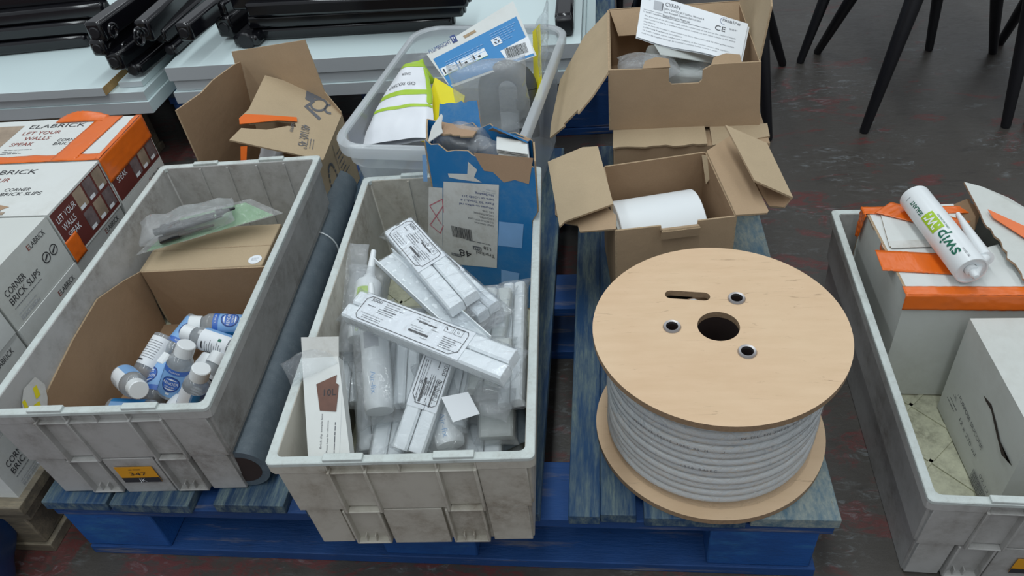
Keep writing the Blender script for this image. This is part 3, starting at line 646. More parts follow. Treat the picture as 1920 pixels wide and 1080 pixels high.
def trim_pack(label, A, B, up, w_=.046, ht=.021, lab=(.15, 'full'), seed=1, mat='white_pvc', flare=(.010, .030), film_='film', n=2, lab_off=.018):
    fr = frame_ab(A, B, up); L = (B-A).length; t = thing('trim_pack', label, 'trim pack', A, 'bagged packs of trim in the middle crate')
    sw = (w_-.002*(n-1))/n
    for i in range(n):
        m = MB(fr.m()); y0 = -w_/2+i*(sw+.002); pr = [(y0, -ht/2), (y0+sw, -ht/2), (y0+sw, ht/2-.003), (y0+sw-.003, ht/2), (y0+.003, ht/2), (y0, ht/2-.003)]
        off = .002*(i % 2)
        m.hexa([(off, a, b) for a, b in pr], [(L-off, a, b) for a, b in pr], mat); m.build('trim_strip', t, .0008)
    if lab:
        Ll = lab[0]; lf = Frame(fr.p(lab_off, -w_/2+.0005, ht/2+.0011), fr.x, fr.y); m = MB(); trim_label(m, lf, Ll, w_-.001); m.build('printed_sheet', t)
    sleeve(fr, L, w_+.007, ht+.007, seed, flare[0], flare[1], film_).build('clear_sleeve', t)
    return t, fr
# (px ends along the centre line, with heights)
trim_pack('long bagged white trim pack lying diagonally on top, its printed sheet facing up', AZ(662, 574, .372), AZ(958, 690, .377), (.05, -.25, 1), .049, .022, (.195, 'f'), 1, flare=(.008, .014), lab_off=.020)
trim_pack('bagged white trim pack pointing up at the blue box, printed sheet uppermost', AZ(748, 428, .368), AZ(872, 570, .362), (0, -.3, 1), .052, .020, (.125, 'f'), 2, flare=(.006, .032), lab_off=.006)
trim_pack('bagged trim pack under the upper one, poking out to its right', AZ(800, 478, .342), AZ(918, 585, .340), (.15, -.3, 1), .042, .020, (.085, 'f'), 3, flare=(.006, .030), lab_off=.006)
trim_pack('double white trim pack standing steeply down to the front rim', AZ(832, 655, .340), AZ(766, 848, .262), (0, -.7, 1), .046, .022, (.085, 'f'), 4, flare=(.02, .004), lab_off=.006)
trim_pack('grubby white block pack at the lower right under the long pack', AZ(930, 640, .315), AZ(932, 822, .250), (0, -.6, 1), .048, .026, None, 5, 'grey_pvc', (.01, .008), 'film_hazy', 1)
trim_pack('greyish clear-bagged trim pack along the right wall of the middle crate', AZ(935, 545, .325), AZ(905, 735, .300), (-.1, -.3, 1), .044, .018, None, 6, 'grey_pvc', (.01, .012), 'film_hazy', 2)
trim_pack('narrow clear-bagged trim pack tight against the right wall', AZ(966, 535, .310), AZ(958, 760, .290), (-.2, -.3, 1), .036, .018, None, 7, 'white_pvc', (.01, .010), 'film_hazy', 2)
trim_pack('dull bagged trim pack at the left wall, beside the clear tubes', AZ(676, 510, .300), AZ(655, 760, .240), (.2, -.4, 1), .034, .018, None, 8, 'white_pvc', (.02, .010), 'film_hazy', 2)
trim_pack('low bagged trim pack in the front left of the middle crate', AZ(690, 700, .262), AZ(700, 845, .215), (.2, -.4, 1), .040, .018, None, 9, 'white_pvc', (.02, .006), 'film_hazy', 2)
trim_pack('white trim pack showing between the long pack and the steep one', AZ(770, 590, .300), AZ(762, 760, .265), (0, -.5, 1), .036, .018, None, 10, 'white_pvc', (.01, .006), 'film_hazy', 2)
trim_pack('white trim pack at the right of the steep one, half hidden', AZ(872, 690, .300), AZ(850, 800, .262), (0, -.5, 1), .034, .016, None, 11, 'white_pvc', (.01, .006), 'film_hazy', 2)
# hidden lower layer that carries the heap
for i, (u, v0, v1, z_) in enumerate([(.20, .10, .62, .195), (.40, .08, .60, .19), (.60, .10, .62, .19), (.80, .08, .66, .195), (.30, .12, .64, .228), (.52, .10, .62, .226), (.72, .10, .60, .228)]):
    trim_pack(['bagged trim pack at the bottom left of the heap', 'bagged trim pack at the bottom, left of centre', 'bagged trim pack at the bottom, right of centre', 'bagged trim pack at the bottom right of the heap',
               'second-layer trim pack left of centre', 'second-layer trim pack in the centre', 'second-layer trim pack right of centre'][i],
              MC @ V((u*W, v1*D, z_-PH)), MC @ V(((u+.03)*W, v0*D, z_-PH)), (0, 0, 1), .050, .024, None, 20+i, ('white_pvc', 'grey_pvc')[i % 2], (.01, .01), 'film_hazy', 2)
# open white channel
A = AZ(720, 480, .350); B = AZ(905, 648, .345); fr = frame_ab(A, B, (.1, -.3, 1)); L = (B-A).length
ch = thing('trim_channel', 'long open white corner strip lying between the two top packs', 'trim', A)
for nm, pr in (('floor_web', [(-.018, -.006), (.018, -.006), (.018, -.0048), (-.018, -.0048)]), ('side_flange', [(-.018, -.006), (-.0165, -.006), (-.0165, .010), (-.018, .010)]), ('side_flange', [(.0165, -.006), (.018, -.006), (.018, .006), (.0165, .006)])):
    m = MB(fr.m()); m.hexa([(0, a, b) for a, b in pr], [(L, a, b) for a, b in pr], 'white_pvc'); m.build(nm, ch)
m = MB(fr.m())
m.grid(lambda u, v: (u*L, -.013+.026*v, -.003+.006*noise.noise(V((u*26, v*4, 3)))), 50, 10, 'film_hazy'); m.build('inner_bag', ch)
# sealant tubes in bags
def tube_bag(label, A, B, up, r=.022, text='Air-fix', seed=1, spin=0., bag=True, nozzle=True, bw=.062, green=False):
    fr = frame_ab(A, B, up); L = (B-A).length; t = thing('bagged_tube', label, 'sealant tube', A, 'bagged tubes in the middle crate')
    Mz = fr.m() @ Matrix.Rotation(PI/2, 4, 'Y')
    m = MB(Mz); m.lathe([(r*.9, 0), (r, .003), (r, L*.97), (r*.95, L)], 'white_plastic', 28); 
    def wp(a, b, l): an = a/r+PI+spin; return ((r+l)*math.cos(an), (r+l)*math.sin(an), b)
    def wpt(a, b, l): return wp(-b, L*.62+a, l)
    m.text(None, text, 0, -.004, .008, 'blue_pale' if not green else 'lime', .036, lift=.0004, warp=wpt)
    m.grid(lambda u, v: wp(-.012+.024*u, L*.18+L*.18*v, .0003), 8, 2, 'pale_ink' if not green else 'lime')
    m.build('cartridge', t)
    if nozzle: m = MB(Mz); m.lathe([(.0105, -.001), (.0100, -.012), (.0075, -.014), (.0045, -.065), (.003, -.066)], 'white_plastic', 18); m.build('nozzle', t)
    m = MB(Mz); m.tube([(r+.004, .010, L*.05), (r+.004, .010, L*.9)], .0032, 'kraft', 8); m.build('mixing_stick', t)
    if bag: sleeve(fr, L, bw, r*2+.006, seed, .03, .022, 'film_hazy', .006, 24).build('clear_bag', t)
    return t
tube_bag('bagged white tube with blue lettering left of centre under the long pack', AZ(700, 600, .318), AZ(712, 772, .262), (0, -.6, 1), seed=31)
tube_bag('bagged tube with long white nozzle and green mark at the left above the long pack', AZ(692, 530, .325), AZ(676, 640, .296), (0, -.4, 1), .021, 'eco', 32, green=True)
tube_bag('bagged tube with blue lettering at the front between steep pack and white tag', AZ(818, 700, .285), AZ(845, 836, .246), (0, -.6, 1), .021, seed=33, nozzle=False)
tube_bag('clear-bagged tube deep in the right side of the heap', AZ(868, 640, .290), AZ(858, 770, .262), (0, -.6, 1), .018, seed=34, nozzle=False)
# loose hazy bags between
def loose_bag(label, A, B, up, wd, ht, seed, mat='film_hazy'):
    fr = frame_ab(A, B, up); m = MB(); L = (B-A).length
    m.grid(bagf(fr.o, fr.x, fr.y, fr.z, L, wd, ht, seed, 20, .010, .2), 34, 24, mat); o = m.build('plastic_bag'); tag(o, label, 'plastic bag'); return o
loose_bag('crumpled clear bag standing against the left wall of the middle crate', AZ(668, 455, .355), AZ(655, 680, .270), (.5, -.3, 1), .045, .022, 41)
loose_bag('crumpled clear bag end below the white tag at the right', AZ(890, 745, .300), AZ(962, 760, .300), (0, -.6, 1), .05, .020, 42)
loose_bag('crumpled clear bag on top of the right-hand packs beside the long pack', AZ(905, 540, .345), AZ(915, 620, .340), (0, -.4, 1), .055, .016, 43, 'film')
# white card tag
m = MB(); q = [AZ(828, 745, .318), AZ(878, 735, .330), AZ(900, 776, .318), AZ(850, 792, .305)]; m.prism(q, .0012, 'paper'); o = m.build('card_tag'); tag(o, 'small blank white square card on the bags near the front right', 'card')
# dark film bag bottom right
o = loose_bag('dark grey bag in the front right corner of the middle crate', AZ(955, 760, .235), AZ(972, 838, .225), (0, -.5, 1), .05, .02, 44, 'roll')
# white sample box with brown window, leaning out at the front left
wb = thing('sample_carton', 'slim white carton with a brown window leaning over the front left corner', 'carton', AZ(620, 860, .30))
q = [AZ(578, 863, .322), AZ(657, 858, .322), AZ(634, 668, .385), AZ(566, 672, .385)]
ex = (q[1]-q[0]).normalized(); fr = Frame(q[0], q[1]-q[0], q[3]-q[0]); wd = (q[1]-q[0]).length; ln = (q[3]-q[0]).length; th = .022
pts2 = [((p-fr.o).dot(fr.x), (p-fr.o).dot(fr.y)) for p in q]
m = MB(); m.hexa([fr.p(a, b, -th) for a, b in pts2], [fr.p(a, b, 0) for a, b in pts2], 'white_card')
m.text(fr, 'Brick slip sample box', wd*.30, ln*.10, .0025, 'grey_ink', ln*.33, rot=PI/2); m.text(fr, 'Please keep for reference', wd*.45, ln*.06, .0022, 'grey_ink', ln*.30, rot=PI/2)
m.lines(Frame(fr.p(wd*.62, ln*.04), fr.y, -fr.x), 0, 0, ln*.3, 1, 1, 'grey_ink', .0012); m.rect(fr, wd*.74, 0, wd*.745, ln*.98, 'pale_ink'); m.build('box_body', wb, .001)
m = MB(); m.poly(fr, [(wd*.22, ln*.46), (wd*.62, ln*.44), (wd*.66, ln*.70), (wd*.58, ln*.72), (wd*.60, ln*.80), (wd*.10, ln*.72)], 'rust', .0008); m.text(fr, '10L', wd*.30, ln*.60, .009, 'ink', lift=.0012); m.build('window', wb)
m = MB(); m.prism([fr.p(pts2[3][0], pts2[3][1], -.002), fr.p(pts2[2][0], pts2[2][1], -.002), fr.p(pts2[2][0]+.002, pts2[2][1]+.026, .008), fr.p(pts2[3][0], pts2[3][1]+.028, .008)], .0012, 'label_paper'); m.build('end_flap', wb)
m = MB(); fb = Frame(AZ(535, 705, .372), AZ(640, 650, .39)-AZ(535, 705, .372), (0, .5, 1))
m.grid(bagf(fb.o, fb.x, (fb.y-fb.z).normalized(), (fb.y+fb.z).normalized(), .072, .040, .014, 51, 30, .010, .25), 30, 22, 'film'); m.build('torn_bag', wb)
# ------------------------------------------------------------------ blue posted box at the back of the middle crate
bx = thing('parcel_box', 'torn blue printed parcel box with an upside-down postage label, standing in the middle crate', 'parcel box', (.07, .47, PH+.006))
TL, TR_ = AZ(797, 262, .485), AZ(1001, 296, .485); BR = AY(984, 545, .425); 
ex = (TR_-TL).normalized(); dn = (BR-TR_); dn = (dn-ex*dn.dot(ex)); 
zb = PH+.008; dn = dn*((TL.z-zb)/-dn.z); Hh = dn.length; fr = Frame(TL+dn, ex, -dn); wd = (TR_-TL).length; dp = .072; BKV = V((-.10, 1, 0)).normalized()     # depth direction of the squashed box
MCI = MC.inverted(); BXF = fr
def bxp(a, b, c):
    p = BXF.p(a*wd, b*Hh, 0)+BKV*(-c); q = MCI @ p
    if p.z < PH+H+.004:                          # squeezed inward where it stands inside the crate
        t_ = .0125+(TP+.005-.0125)*(1-(p.z-PH)/H)+.001; over = q.x-(W-t_)
        if over > 0: p = p-BXF.x*(over/max(.5, BXF.x.dot(MC.col[0].xyz)))
    return p
brim = (PH+H+.003-(zb))/(TL.z-zb)
BXM = fr.m(); BXM.col[2] = (-BKV.x, -BKV.y, -BKV.z, 0)
r = random.Random(4)
pts = [(0, 0), (1, 0), (1, brim*.5), (1, brim*.98), (1, brim+.05), (1, .965), (.99, .945), (.955, .95), (.80, .93), (.62, .935), (.44, .955), (.40, .975), (.28, .965), (.20, .95), (.12, .985), (.05, .975), (0, 1.0)]
m = MB(); m.prism([bxp(a, b, 0) for a, b in pts], .003, 'blue_print', 'edge')
LX = lambda px, py: (lambda p: ((p-fr.o).dot(fr.x), (p-fr.o).dot(fr.y)))(CP+ray(px, py)*((fr.o-CP).dot(fr.z)/ray(px, py).dot(fr.z)))
def pq(pts, mt, l): m.poly(fr, [LX(*p) for p in pts], mt, l)
pq([(888, 286), (1000, 296), (992, 345), (965, 337), (945, 342), (924, 322), (908, 320), (900, 308)], 'kraft', .0006)
pq([(878, 303), (895, 318), (886, 340), (876, 336)], 'label_paper', .0006)
pq([(804, 350), (830, 352), (830, 468), (803, 460)], 'label_paper', .0006); pq([(832, 340), (936, 346), (932, 502), (830, 493)], 'label_paper', .0009)
pq([(840, 325), (880, 326), (904, 342), (860, 336), (842, 332)], 'label_paper', .0005)
pq([(936, 415), (982, 420), (979, 465), (934, 460)], 'blue_pale', .0006); pq([(792, 290), (799, 290), (802, 340), (794, 340)], 'blue_pale', .0006)
pq([(940, 505), (974, 512), (970, 540), (940, 530)], 'blue_pale', .0006); pq([(802, 480), (828, 490), (828, 498), (802, 490)], 'blue_pale', .0006)
# label print reads upside down: frame turned by half a turn
def uf(px, py): a, b = LX(px, py); return Frame(fr.p(a, b, .0012), -fr.x, -fr.y)
sc_ = wd/204.
m.text(uf(928, 477), 'Tracked', 0, 0, 8*sc_, 'ink', 38*sc_); m.text(uf(884, 471), '48', 0, 0, 15*sc_, 'ink', 26*sc_)
m.text(uf(921, 464), 'LS8', 0, 0, 7*sc_, 'ink', 15*sc_)
u_ = uf(903, 463); m.rect(u_, 0, 0, 18*sc_, 9*sc_, 'grey_ink'); m.text(u_, 'D47', 2*sc_, 1.5*sc_, 6*sc_, 'label_paper', 14*sc_, lift=.0008)
u_ = uf(866, 477); m.rect(u_, 0, 0, 22*sc_, 6*sc_, 'grey_ink'); m.text(u_, 'Royal Mail', 2*sc_, 1.2*sc_, 3.4*sc_, 'label_paper', 18*sc_, lift=.0008)
m.lines(uf(920, 458), 0, 0, 50*sc_, 1, 1, 'grey_ink', .0014); m.barcode(uf(884, 430), 0, 0, 42*sc_, 24*sc_, 'ink')
for i, s_ in enumerate(['Leigh Brandon', '313 MORAPTOFT LANE', 'LEICESTER', 'LEICESTERSHIRE', 'LE5 1HB']): m.text(uf(926, 422-i*6.3), s_, 0, 0, 3.6*sc_, 'grey_ink', (38, 52, 28, 40, 22)[i]*sc_)
for i, s_ in enumerate(['Works to office ref', 'Pack 20 Track / 4', 'here on LOAD 211', 'No Beading']): m.text(uf(926, 388-i*8), s_, 0, 0, 4.4*sc_, 'navy', (70, 66, 62, 36)[i]*sc_, rot=.06)
m.lines(uf(930, 362), 0, 0, 30*sc_, 2, 5*sc_, 'pale_ink', .0012, 6)
for (a, b, c, d) in ((806, 385, 830, 373), (830, 373, 832, 398), (806, 385, 828, 420), (832, 385, 808, 420), (806, 420, 826, 437), (826, 437, 832, 422)):
    p0, p1 = LX(a, b), LX(c, d); cx, cyy = (p0[0]+p1[0])/2, (p0[1]+p1[1])/2; l = math.hypot(p1[0]-p0[0], p1[1]-p0[1])/2; m.rect(fr, cx-l, cyy-.0009, cx+l, cyy+.0009, 'pink_ink', .0011, math.atan2(p1[1]-p0[1], p1[0]-p0[0]))
m.build('front_wall', bx)
for nm, a, tp in (('left_wall', 0, .985), ('right_wall', 1, .975)):
    q = [bxp(a, 0, -.003), bxp(a, 0, -dp), bxp(a, brim*.98, -dp), bxp(a, brim+.05, -dp), bxp(a, .96 if a else 1.0, -dp), bxp(a, .99, -dp*.7), bxp(a, .95, -dp*.4), bxp(a, tp, -.003), bxp(a, brim+.05, -.003), bxp(a, brim*.98, -.003)]
    m = MB(); m.prism(q if a == 0 else q[::-1], .003, 'blue_print', 'edge'); m.build(nm, bx)
q = [bxp(0, 0, -dp), bxp(1, 0, -dp), bxp(1, brim*.98, -dp), bxp(1, brim+.05, -dp)]+[bxp(x_, y_, -dp) for x_, y_ in ((1, .97), (.85, 1.0), (.70, .98), (.62, 1.03), (.5, .99), (.45, 1.02), (.3, .99), (0, 1.0))]
m = MB(); m.prism(q[::-1], .003, 'blue_print', 'edge'); m.build('back_wall', bx)
m = MB(); m.prism([bxp(0, .003, 0), bxp(1, .003, 0), bxp(1, .003, -dp), bxp(0, .003, -dp)], .003, 'kraft', 'edge'); m.build('base', bx)
m = MB(); m.prism(torn([bxp(.10, .985, -dp), bxp(.52, .985, -dp), bxp(.50, 1.10, -dp-.03), bxp(.12, 1.06, -dp-.025)], 2, .003, 9, 3), .003, 'blue_print', 'kraft'); m.build('back_flap', bx)
m = MB(); m.prism(torn([bxp(.10, .99, -dp+.004), bxp(.50, .99, -dp+.004), bxp(.46, 1.02, -dp+.05), bxp(.14, 1.0, -dp+.05)], 2, .004, 9, 5), .003, 'kraft', 'edge'); m.build('inner_flap', bx)
m = MB(); m.prism(torn([bxp(.58, .985, -dp), bxp(.98, .965, -dp), bxp(.95, 1.0, -dp+.03), bxp(.64, 1.04, -dp+.02)], 2, .007, 9, 6), .003, 'kraft', 'blue_print'); m.build('torn_flap', bx)
m = MB(); m.prism(torn([bxp(.02, .97, -.006), bxp(.05, .99, -.05), bxp(.16, 1.07, -.055), bxp(.17, 1.02, -.02)], 2, .003, 6, 8), .0015, 'white_card', 'white_card'); m.build('paper_flap', bx)
for i, (a, b, c, d_) in enumerate([(.20, .935, .05, 61), (.50, .925, .045, 62), (.35, .95, .075, 63)]):
    m = MB(); o_ = bxp(a-.14, b, -c*.8); m.grid(bagf(o_, fr.x, BKV, fr.y, wd*.40, .040, .035, d_, 26, .012, .2), 26, 20, 'film_hazy'); o = m.build('plastic_bag'); tag(o, ['crumpled bag in the left of the torn blue box', 'crumpled bag in the middle of the torn blue box', 'crumpled bag at the back of the torn blue box'][i], 'plastic bag')
wbx = thing('white_carton', 'white folded carton wedged in the right of the torn blue box', 'carton', bxp(.82, .9, -.05))
m = MB(BXM); m.box(wd*.68, Hh*.70, -.066, wd*.96, Hh*.965, -.012, 'white_card'); m.build('box_body', wbx, .002)
m = MB(BXM); 
for i in range(3): m = MB(BXM); m.box(wd*.67, Hh*.967+i*.004, -.064+i*.008, wd*.95, Hh*.967+i*.004+.0014, -.014+i*.002, 'white_card'); m.build('folded_flap', wbx)
m = MB(BXM); m.box(wd*.10, Hh*.60, -.066, wd*.45, Hh*.90, -.02, 'dark_rubber'); o = m.build('rubber_block', None, .006); tag(o, 'dark item under the bags inside the torn blue box', 'packed part')
# ------------------------------------------------------------------ clear tub behind the middle crate
TZ = .425
c4 = [AZ(654, 274, TZ), AZ(1028, 286, TZ), AZ(1030, 45, TZ), AZ(748, 50, TZ)]      # rim corners: front left, front right, back right, back left
ax = ((c4[1]-c4[0])+(c4[2]-c4[3])).normalized(); ay = V((0, 0, 1)).cross(ax); ctr = (c4[0]+c4[1]+c4[2]+c4[3])/4
TW = ((c4[1]-c4[0]).length+(c4[2]-c4[3]).length)/2; TD = ((c4[3]-c4[0]).length+(c4[2]-c4[1]).length)/2
tub = thing('storage_tub', 'large milky clear plastic tub behind the middle crate, full of packets', 'storage tub', (ctr.x, ctr.y, PH))
MT = Matrix(((ax.x, ay.x, 0, ctr.x), (ax.y, ay.y, 0, ctr.y), (0, 0, 1, 0), (0, 0, 0, 1)))
def rrect(hx, hy, k, z, n=7):
    out = []
    for cx, cyy, s0 in ((hx-k, hy-k, 0), (-hx+k, hy-k, 90), (-hx+k, -hy+k, 180), (hx-k, -hy+k, 270)):
        for q in range(n): an = math.radians(s0+q*90/(n-1)); out.append((cx+k*math.cos(an), cyy+k*math.sin(an), z))
    return out
def shell(rings, mat, name, parent, Mx, cap0=False):
    m = MB(Mx); n = len(rings[0]); vs = [p for r_ in rings for p in r_]; fs = []
    for k in range(len(rings)-1):
        for i in range(n): fs.append((k*n+i, k*n+(i+1) % n, (k+1)*n+(i+1) % n, (k+1)*n+i))
    if cap0: fs.append(tuple(range(n))[::-1])
    m.add(vs, fs, mat); return m.build(name, parent, 0, 50)
hx, hy = TW/2, TD/2; zb = PH+.003
shell([rrect(hx-.040, hy-.058, .05, zb), rrect(hx-.032, hy-.050, .055, zb+.012), rrect(hx-.018, hy-.020, .06, TZ-.055), rrect(hx-.012, hy-.012, .062, TZ-.050), rrect(hx-.011, hy-.011, .062, TZ-.004)], 'clear_tub', 'tub_wall', tub, MT, True)
shell([rrect(hx-.001, hy-.001, .062, TZ-.024), rrect(hx, hy, .062, TZ-.003), rrect(hx-.003, hy-.003, .060, TZ), rrect(hx-.014, hy-.014, .055, TZ), rrect(hx-.016, hy-.016, .055, TZ-.004)], 'tub_rim', 'rim', tub, MT)
def tp(a, b, z): return MT @ V((a*hx, b*hy, z))
# insulated white bag with lime bands
ib = thing('printed_bag', 'white padded bag with lime bands and dark print in the left of the tub', 'bag', tp(-.5, -.3, .30))
A, B = AZ(742, 268, .375), AZ(776, 122, .440); fb = frame_ab(A, B, (-.2, -.55, 1)); Lb_ = (B-A).length
def pil(u, v):     # pillow surface, wider at the bottom than at the gathered top
    wv = .150-.105*u*u; x = Lb_*u; y = (v-.5)*wv; h_ = .020*math.sin(PI*min(max(v, 0), 1))**.5*math.sin(PI*min(max(u*.94+.03, 0), 1))**.4
    return x, y, h_
def ptop(u, v): x, y, h_ = pil(u, v); c = crink((x, y, 0), .005, 24, 7); return (x, y+c.y*.5, h_+c.z)
def pbot(u, v): x, y, h_ = pil(u, v); c = crink((x, y, 0), .005, 24, 7); return (x, y+c.y*.5, -h_*.8+c.z)
m = MB(fb.m()); m.grid(pbot, 30, 20, 'white_bag', True)
def strip(u0, u1, mt, k=.0006, v0=0, v1=1): m.grid(lambda u, v: (lambda p: (p[0], p[1], p[2]+k))(ptop(u0+(u1-u0)*u+.10*(v-.5)**2, v0+(v1-v0)*v)), 8, 24, mt)
m.grid(ptop, 30, 20, 'white_bag'); strip(.34, .375, 'lime'); strip(.50, .56, 'lime'); strip(.90, .985, 'lime'); strip(.40, .90, 'lime', .0006, .0, .07)
m.build('bag_body', ib)
m = MB(fb.m())
def bt(s_, u, v, h_, w_, mt='ink'): m.text(None, s_, 0, 0, h_, mt, w_, lift=0, warp=lambda a, b, l: (lambda p: (p[0], p[1], p[2]+.0012))(ptop(u+b/Lb_, v-a/.11)))
bt('BEDEC', .78, .62, .0065, .026); m.build('lettering', ib); m = MB(fb.m()); bt('DISCOS GO', .62, .82, .009, .062); m.build('lettering', ib)
# lower white bag seen through the tub wall
ob = loose_bag('crumpled white bag low in the tub front, seen through its wall', tp(-.55, -.74, .245), tp(.1, -.74, .25), (0, 0, 1), .05, .075, 71, 'white_bag')
m = MB(); m.prism([AZ(782, 262, .345), AZ(816, 146, .425), AZ(872, 180, .405), AZ(850, 290, .345)], .0015, 'yellow'); o = m.build('yellow_card'); tag(o, 'bright yellow card standing beside the white padded bag in the tub', 'card')
# blue and white hanging card pack
cd = thing('blister_card', 'large blue and white hanging card leaning in the tub over the coil bag', 'packaging card', AZ(900, 100, .44))
q = [AZ(845, 165, .41), AZ(1006, 104, .44), AZ(966, 2, .50), AZ(800, 102, .47)]
q[2] = AY(968, 3, q[1].y+.055); q[3] = AY(800, 100, q[0].y+.07)
fr = Frame(q[0], q[1]-q[0], q[3]-q[0])
def ff(px, py): d_ = ray(px, py); p = CP+d_*((fr.o-CP).dot(fr.z)/d_.dot(fr.z)); return ((p-fr.o).dot(fr.x), (p-fr.o).dot(fr.y))
m = MB()
m.prism([fr.p(*ff(x_, y_)) for x_, y_ in ((845, 165), (1006, 104), (962, 2), (800, 102))], .0015, 'white_card')
def fp(pts, mt, l=.0005): m.poly(fr, [ff(*p) for p in pts], mt, l)
fp([(812, 111), (968, 31), (1002, 104), (843, 160)], 'blue_ink'); fp([(814, 170), (843, 158), (850, 163), (846, 166)], 'blue_ink', .0007)
e = (lambda a, b: V((b[0]-a[0], b[1]-a[1])))(ff(806, 102), ff(856, 78)); ang = math.atan2(e.y, e.x); L_ = e.length
fr2 = Frame(fr.p(*ff(806, 101), .0008), fr.p(*ff(856, 77))-fr.p(*ff(806, 101)), fr.y); m.text(fr2, 'PLUMBRIGHT', 0, 0, .010, 'navy', L_*.82); m.rect(fr2, L_*.86, -.002, L_*1.04, .017, 'navy'); m.text(fr2, 'P', L_*.90, .002, .010, 'paper', lift=.0012)
fp([(868, 68), (890, 56), (893, 60), (872, 72)], 'edge', .0007)
for x_, y_ in ((833, 143), (863, 129), (888, 117)):
    f3 = Frame(fr.p(*ff(x_, y_), .0009), fr2.x, fr2.y); m.rect(f3, 0, 0, .034, .020, 'paper'); m.rect(f3, .004, .003, .007, .016, 'ink', .0006); m.rect(f3, .014, .004, .020, .009, 'ink', .0006); m.rect(f3, 0, -.0008, .034, 0, 'lime', .0006)
f3 = Frame(fr.p(*ff(835, 118), .0009), fr2.x, fr2.y); m.lines(f3, 0, 0, .09, 6, .0055, 'blue_pale', .0014, 5)
f3 = Frame(fr.p(*ff(918, 66), .0009), fr2.x, fr2.y); m.lines(f3, 0, 0, .06, 6, .0055, 'blue_pale', .0014, 6)
f3 = Frame(fr.p(*ff(927, 88), .0009), fr2.x, fr2.y); m.rect(f3, 0, 0, .020, .018, 'paper')
for k in range(3): a0 = PI/2+k*2*PI/3; m.rect(f3, .010+.0045*math.cos(a0)-.003, .009+.0045*math.sin(a0)-.0012, .010+.0045*math.cos(a0)+.003, .009+.0045*math.sin(a0)+.0012, 'ink', .0006, a0+PI/2)
fp([(938, 96), (990, 68), (1001, 100), (952, 116)], 'paper', .0008); f3 = Frame(fr.p(*ff(951, 113), .0013), fr.p(*ff(1000, 98))-fr.p(*ff(951, 113)), fr.y); m.barcode(f3, .002, .003, .048, .028, 'ink')
m.build('card_face', cd)
m = MB(); A = AZ(850, 180, .425); fb = Frame(A, AZ(1005, 160, .425)-A, (0, -.35, 1))
m.grid(bagf(fb.o-fb.y*.02, fb.x, fb.y, fb.z, .150, .20, .05, 73, 18, .010, .15), 34, 26, 'film_hazy'); m.build('clear_pouch', cd)
coil = thing('black_pipe_coil', 'dark round bend of pipe inside the clear pouch of the tub', 'pipe fitting', AZ(950, 190, .36))
m = MB(); cc_ = AZ(952, 168, .380); ex = V((1, -.05, 0)).normalized(); ez = V((0, .35, 1)).normalized()
m.tube([cc_+ex*(.042*math.cos(a))+ez*(.040*math.sin(a)) for a in [PI*i/20 for i in range(21)]], .022, 'dark_rubber', 18); m.tube([cc_+ex*.042, cc_+ex*.042-ez*.10], .022, 'dark_rubber', 18); m.tube([cc_-ex*.042, cc_-ex*.042-ez*.10], .022, 'dark_rubber', 18); m.build('bend', coil)
m = MB(); m.tube([cc_+ex*.042-ez*.02, cc_+ex*.042-ez*.04], .026, 'dark_rubber', 18); m.build('collar', coil)
# packets standing along the right wall of the tub
m = MB(); m.prism([AZ(1000, 60, .44), AZ(1013, 45, .46), AZ(1017, 185, .38), AZ(1003, 190, .36)], .002, 'yellow'); o = m.build('yellow_packet'); tag(o, 'narrow yellow packet on edge against the right wall of the tub', 'packet')
ob = loose_bag('clear bag on edge at the back right corner of the tub', AZ(1015, 18, .485), AZ(1018, 120, .44), (-1, -.2, .3), .07, .012, 75, 'film')
ob = loose_bag('green printed bag top behind the white padded bag in the tub', AZ(775, 118, .42), AZ(800, 165, .38), (0, -.5, 1), .05, .015, 76, 'lime')
ob = loose_bag('large clear bag of parts filling the bottom of the tub', tp(-.5, 0, .24), tp(.6, .1, .24), (0, 0, 1), .30, .10, 77, 'film_hazy')
# ------------------------------------------------------------------ brown cartons on the right of the pallet
lo = thing('carton', 'closed lower brown carton under the open fan carton at the back right', 'cardboard box', (.455, .82, PH+.0005))
m = MB(); X0, X1, Y0, Y1 = .304, .600, .700, .985; z1 = .330
m.box(X0, Y0, PH+.0005, X1, Y1, z1, 'card'); m.build('box_body', lo, .002)
m = MB(); m.prism(torn([V((X0-.002, Y0-.006, z1+.006)), V((X0+.178, Y0-.004, z1+.006)), V((X0+.178, .752, z1+.012)), V((X0, .755, z1+.012))], 0, .003, 12, 4), .004, 'card_light', 'edge'); m.build('lid_flap', lo)
m = MB(); m.prism([V((X0+.188, Y0-.004, z1+.002)), V((X1+.002, Y0+.02, z1+.002)), V((X1+.002, .756, z1+.010)), V((X0+.188, .752, z1+.010))], .004, 'card_light', 'edge'); m.build('lid_flap', lo)
up_ = thing('open_carton', 'open brown fan carton with splayed flaps and instruction sheet, back right', 'cardboard box', (.44, .89, z1+.013))
zu0 = z1+.0125; zu = .470; x0, x1, y0, y1 = .299, .575, .752, 1.035
FL = lambda x, y, z: V((x, y, z))
m = MB(); S_ = [FL(x0, y0, zu0), FL(x1+.012, y0, zu0-.004), FL(x1, y0, zu), (x0+.190, y0, zu), (x0+.172, y0, zu-.010), (x0+.172, y0, zu-.030), (x0+.166, y0, zu-.036), (x0+.116, y0, zu-.036), (x0+.110, y0, zu-.030), (x0+.110, y0, zu-.004), (x0, y0, zu)]
m.prism(S_, .004, 'card', 'edge'); m.build('front_wall', up_)
m = MB()
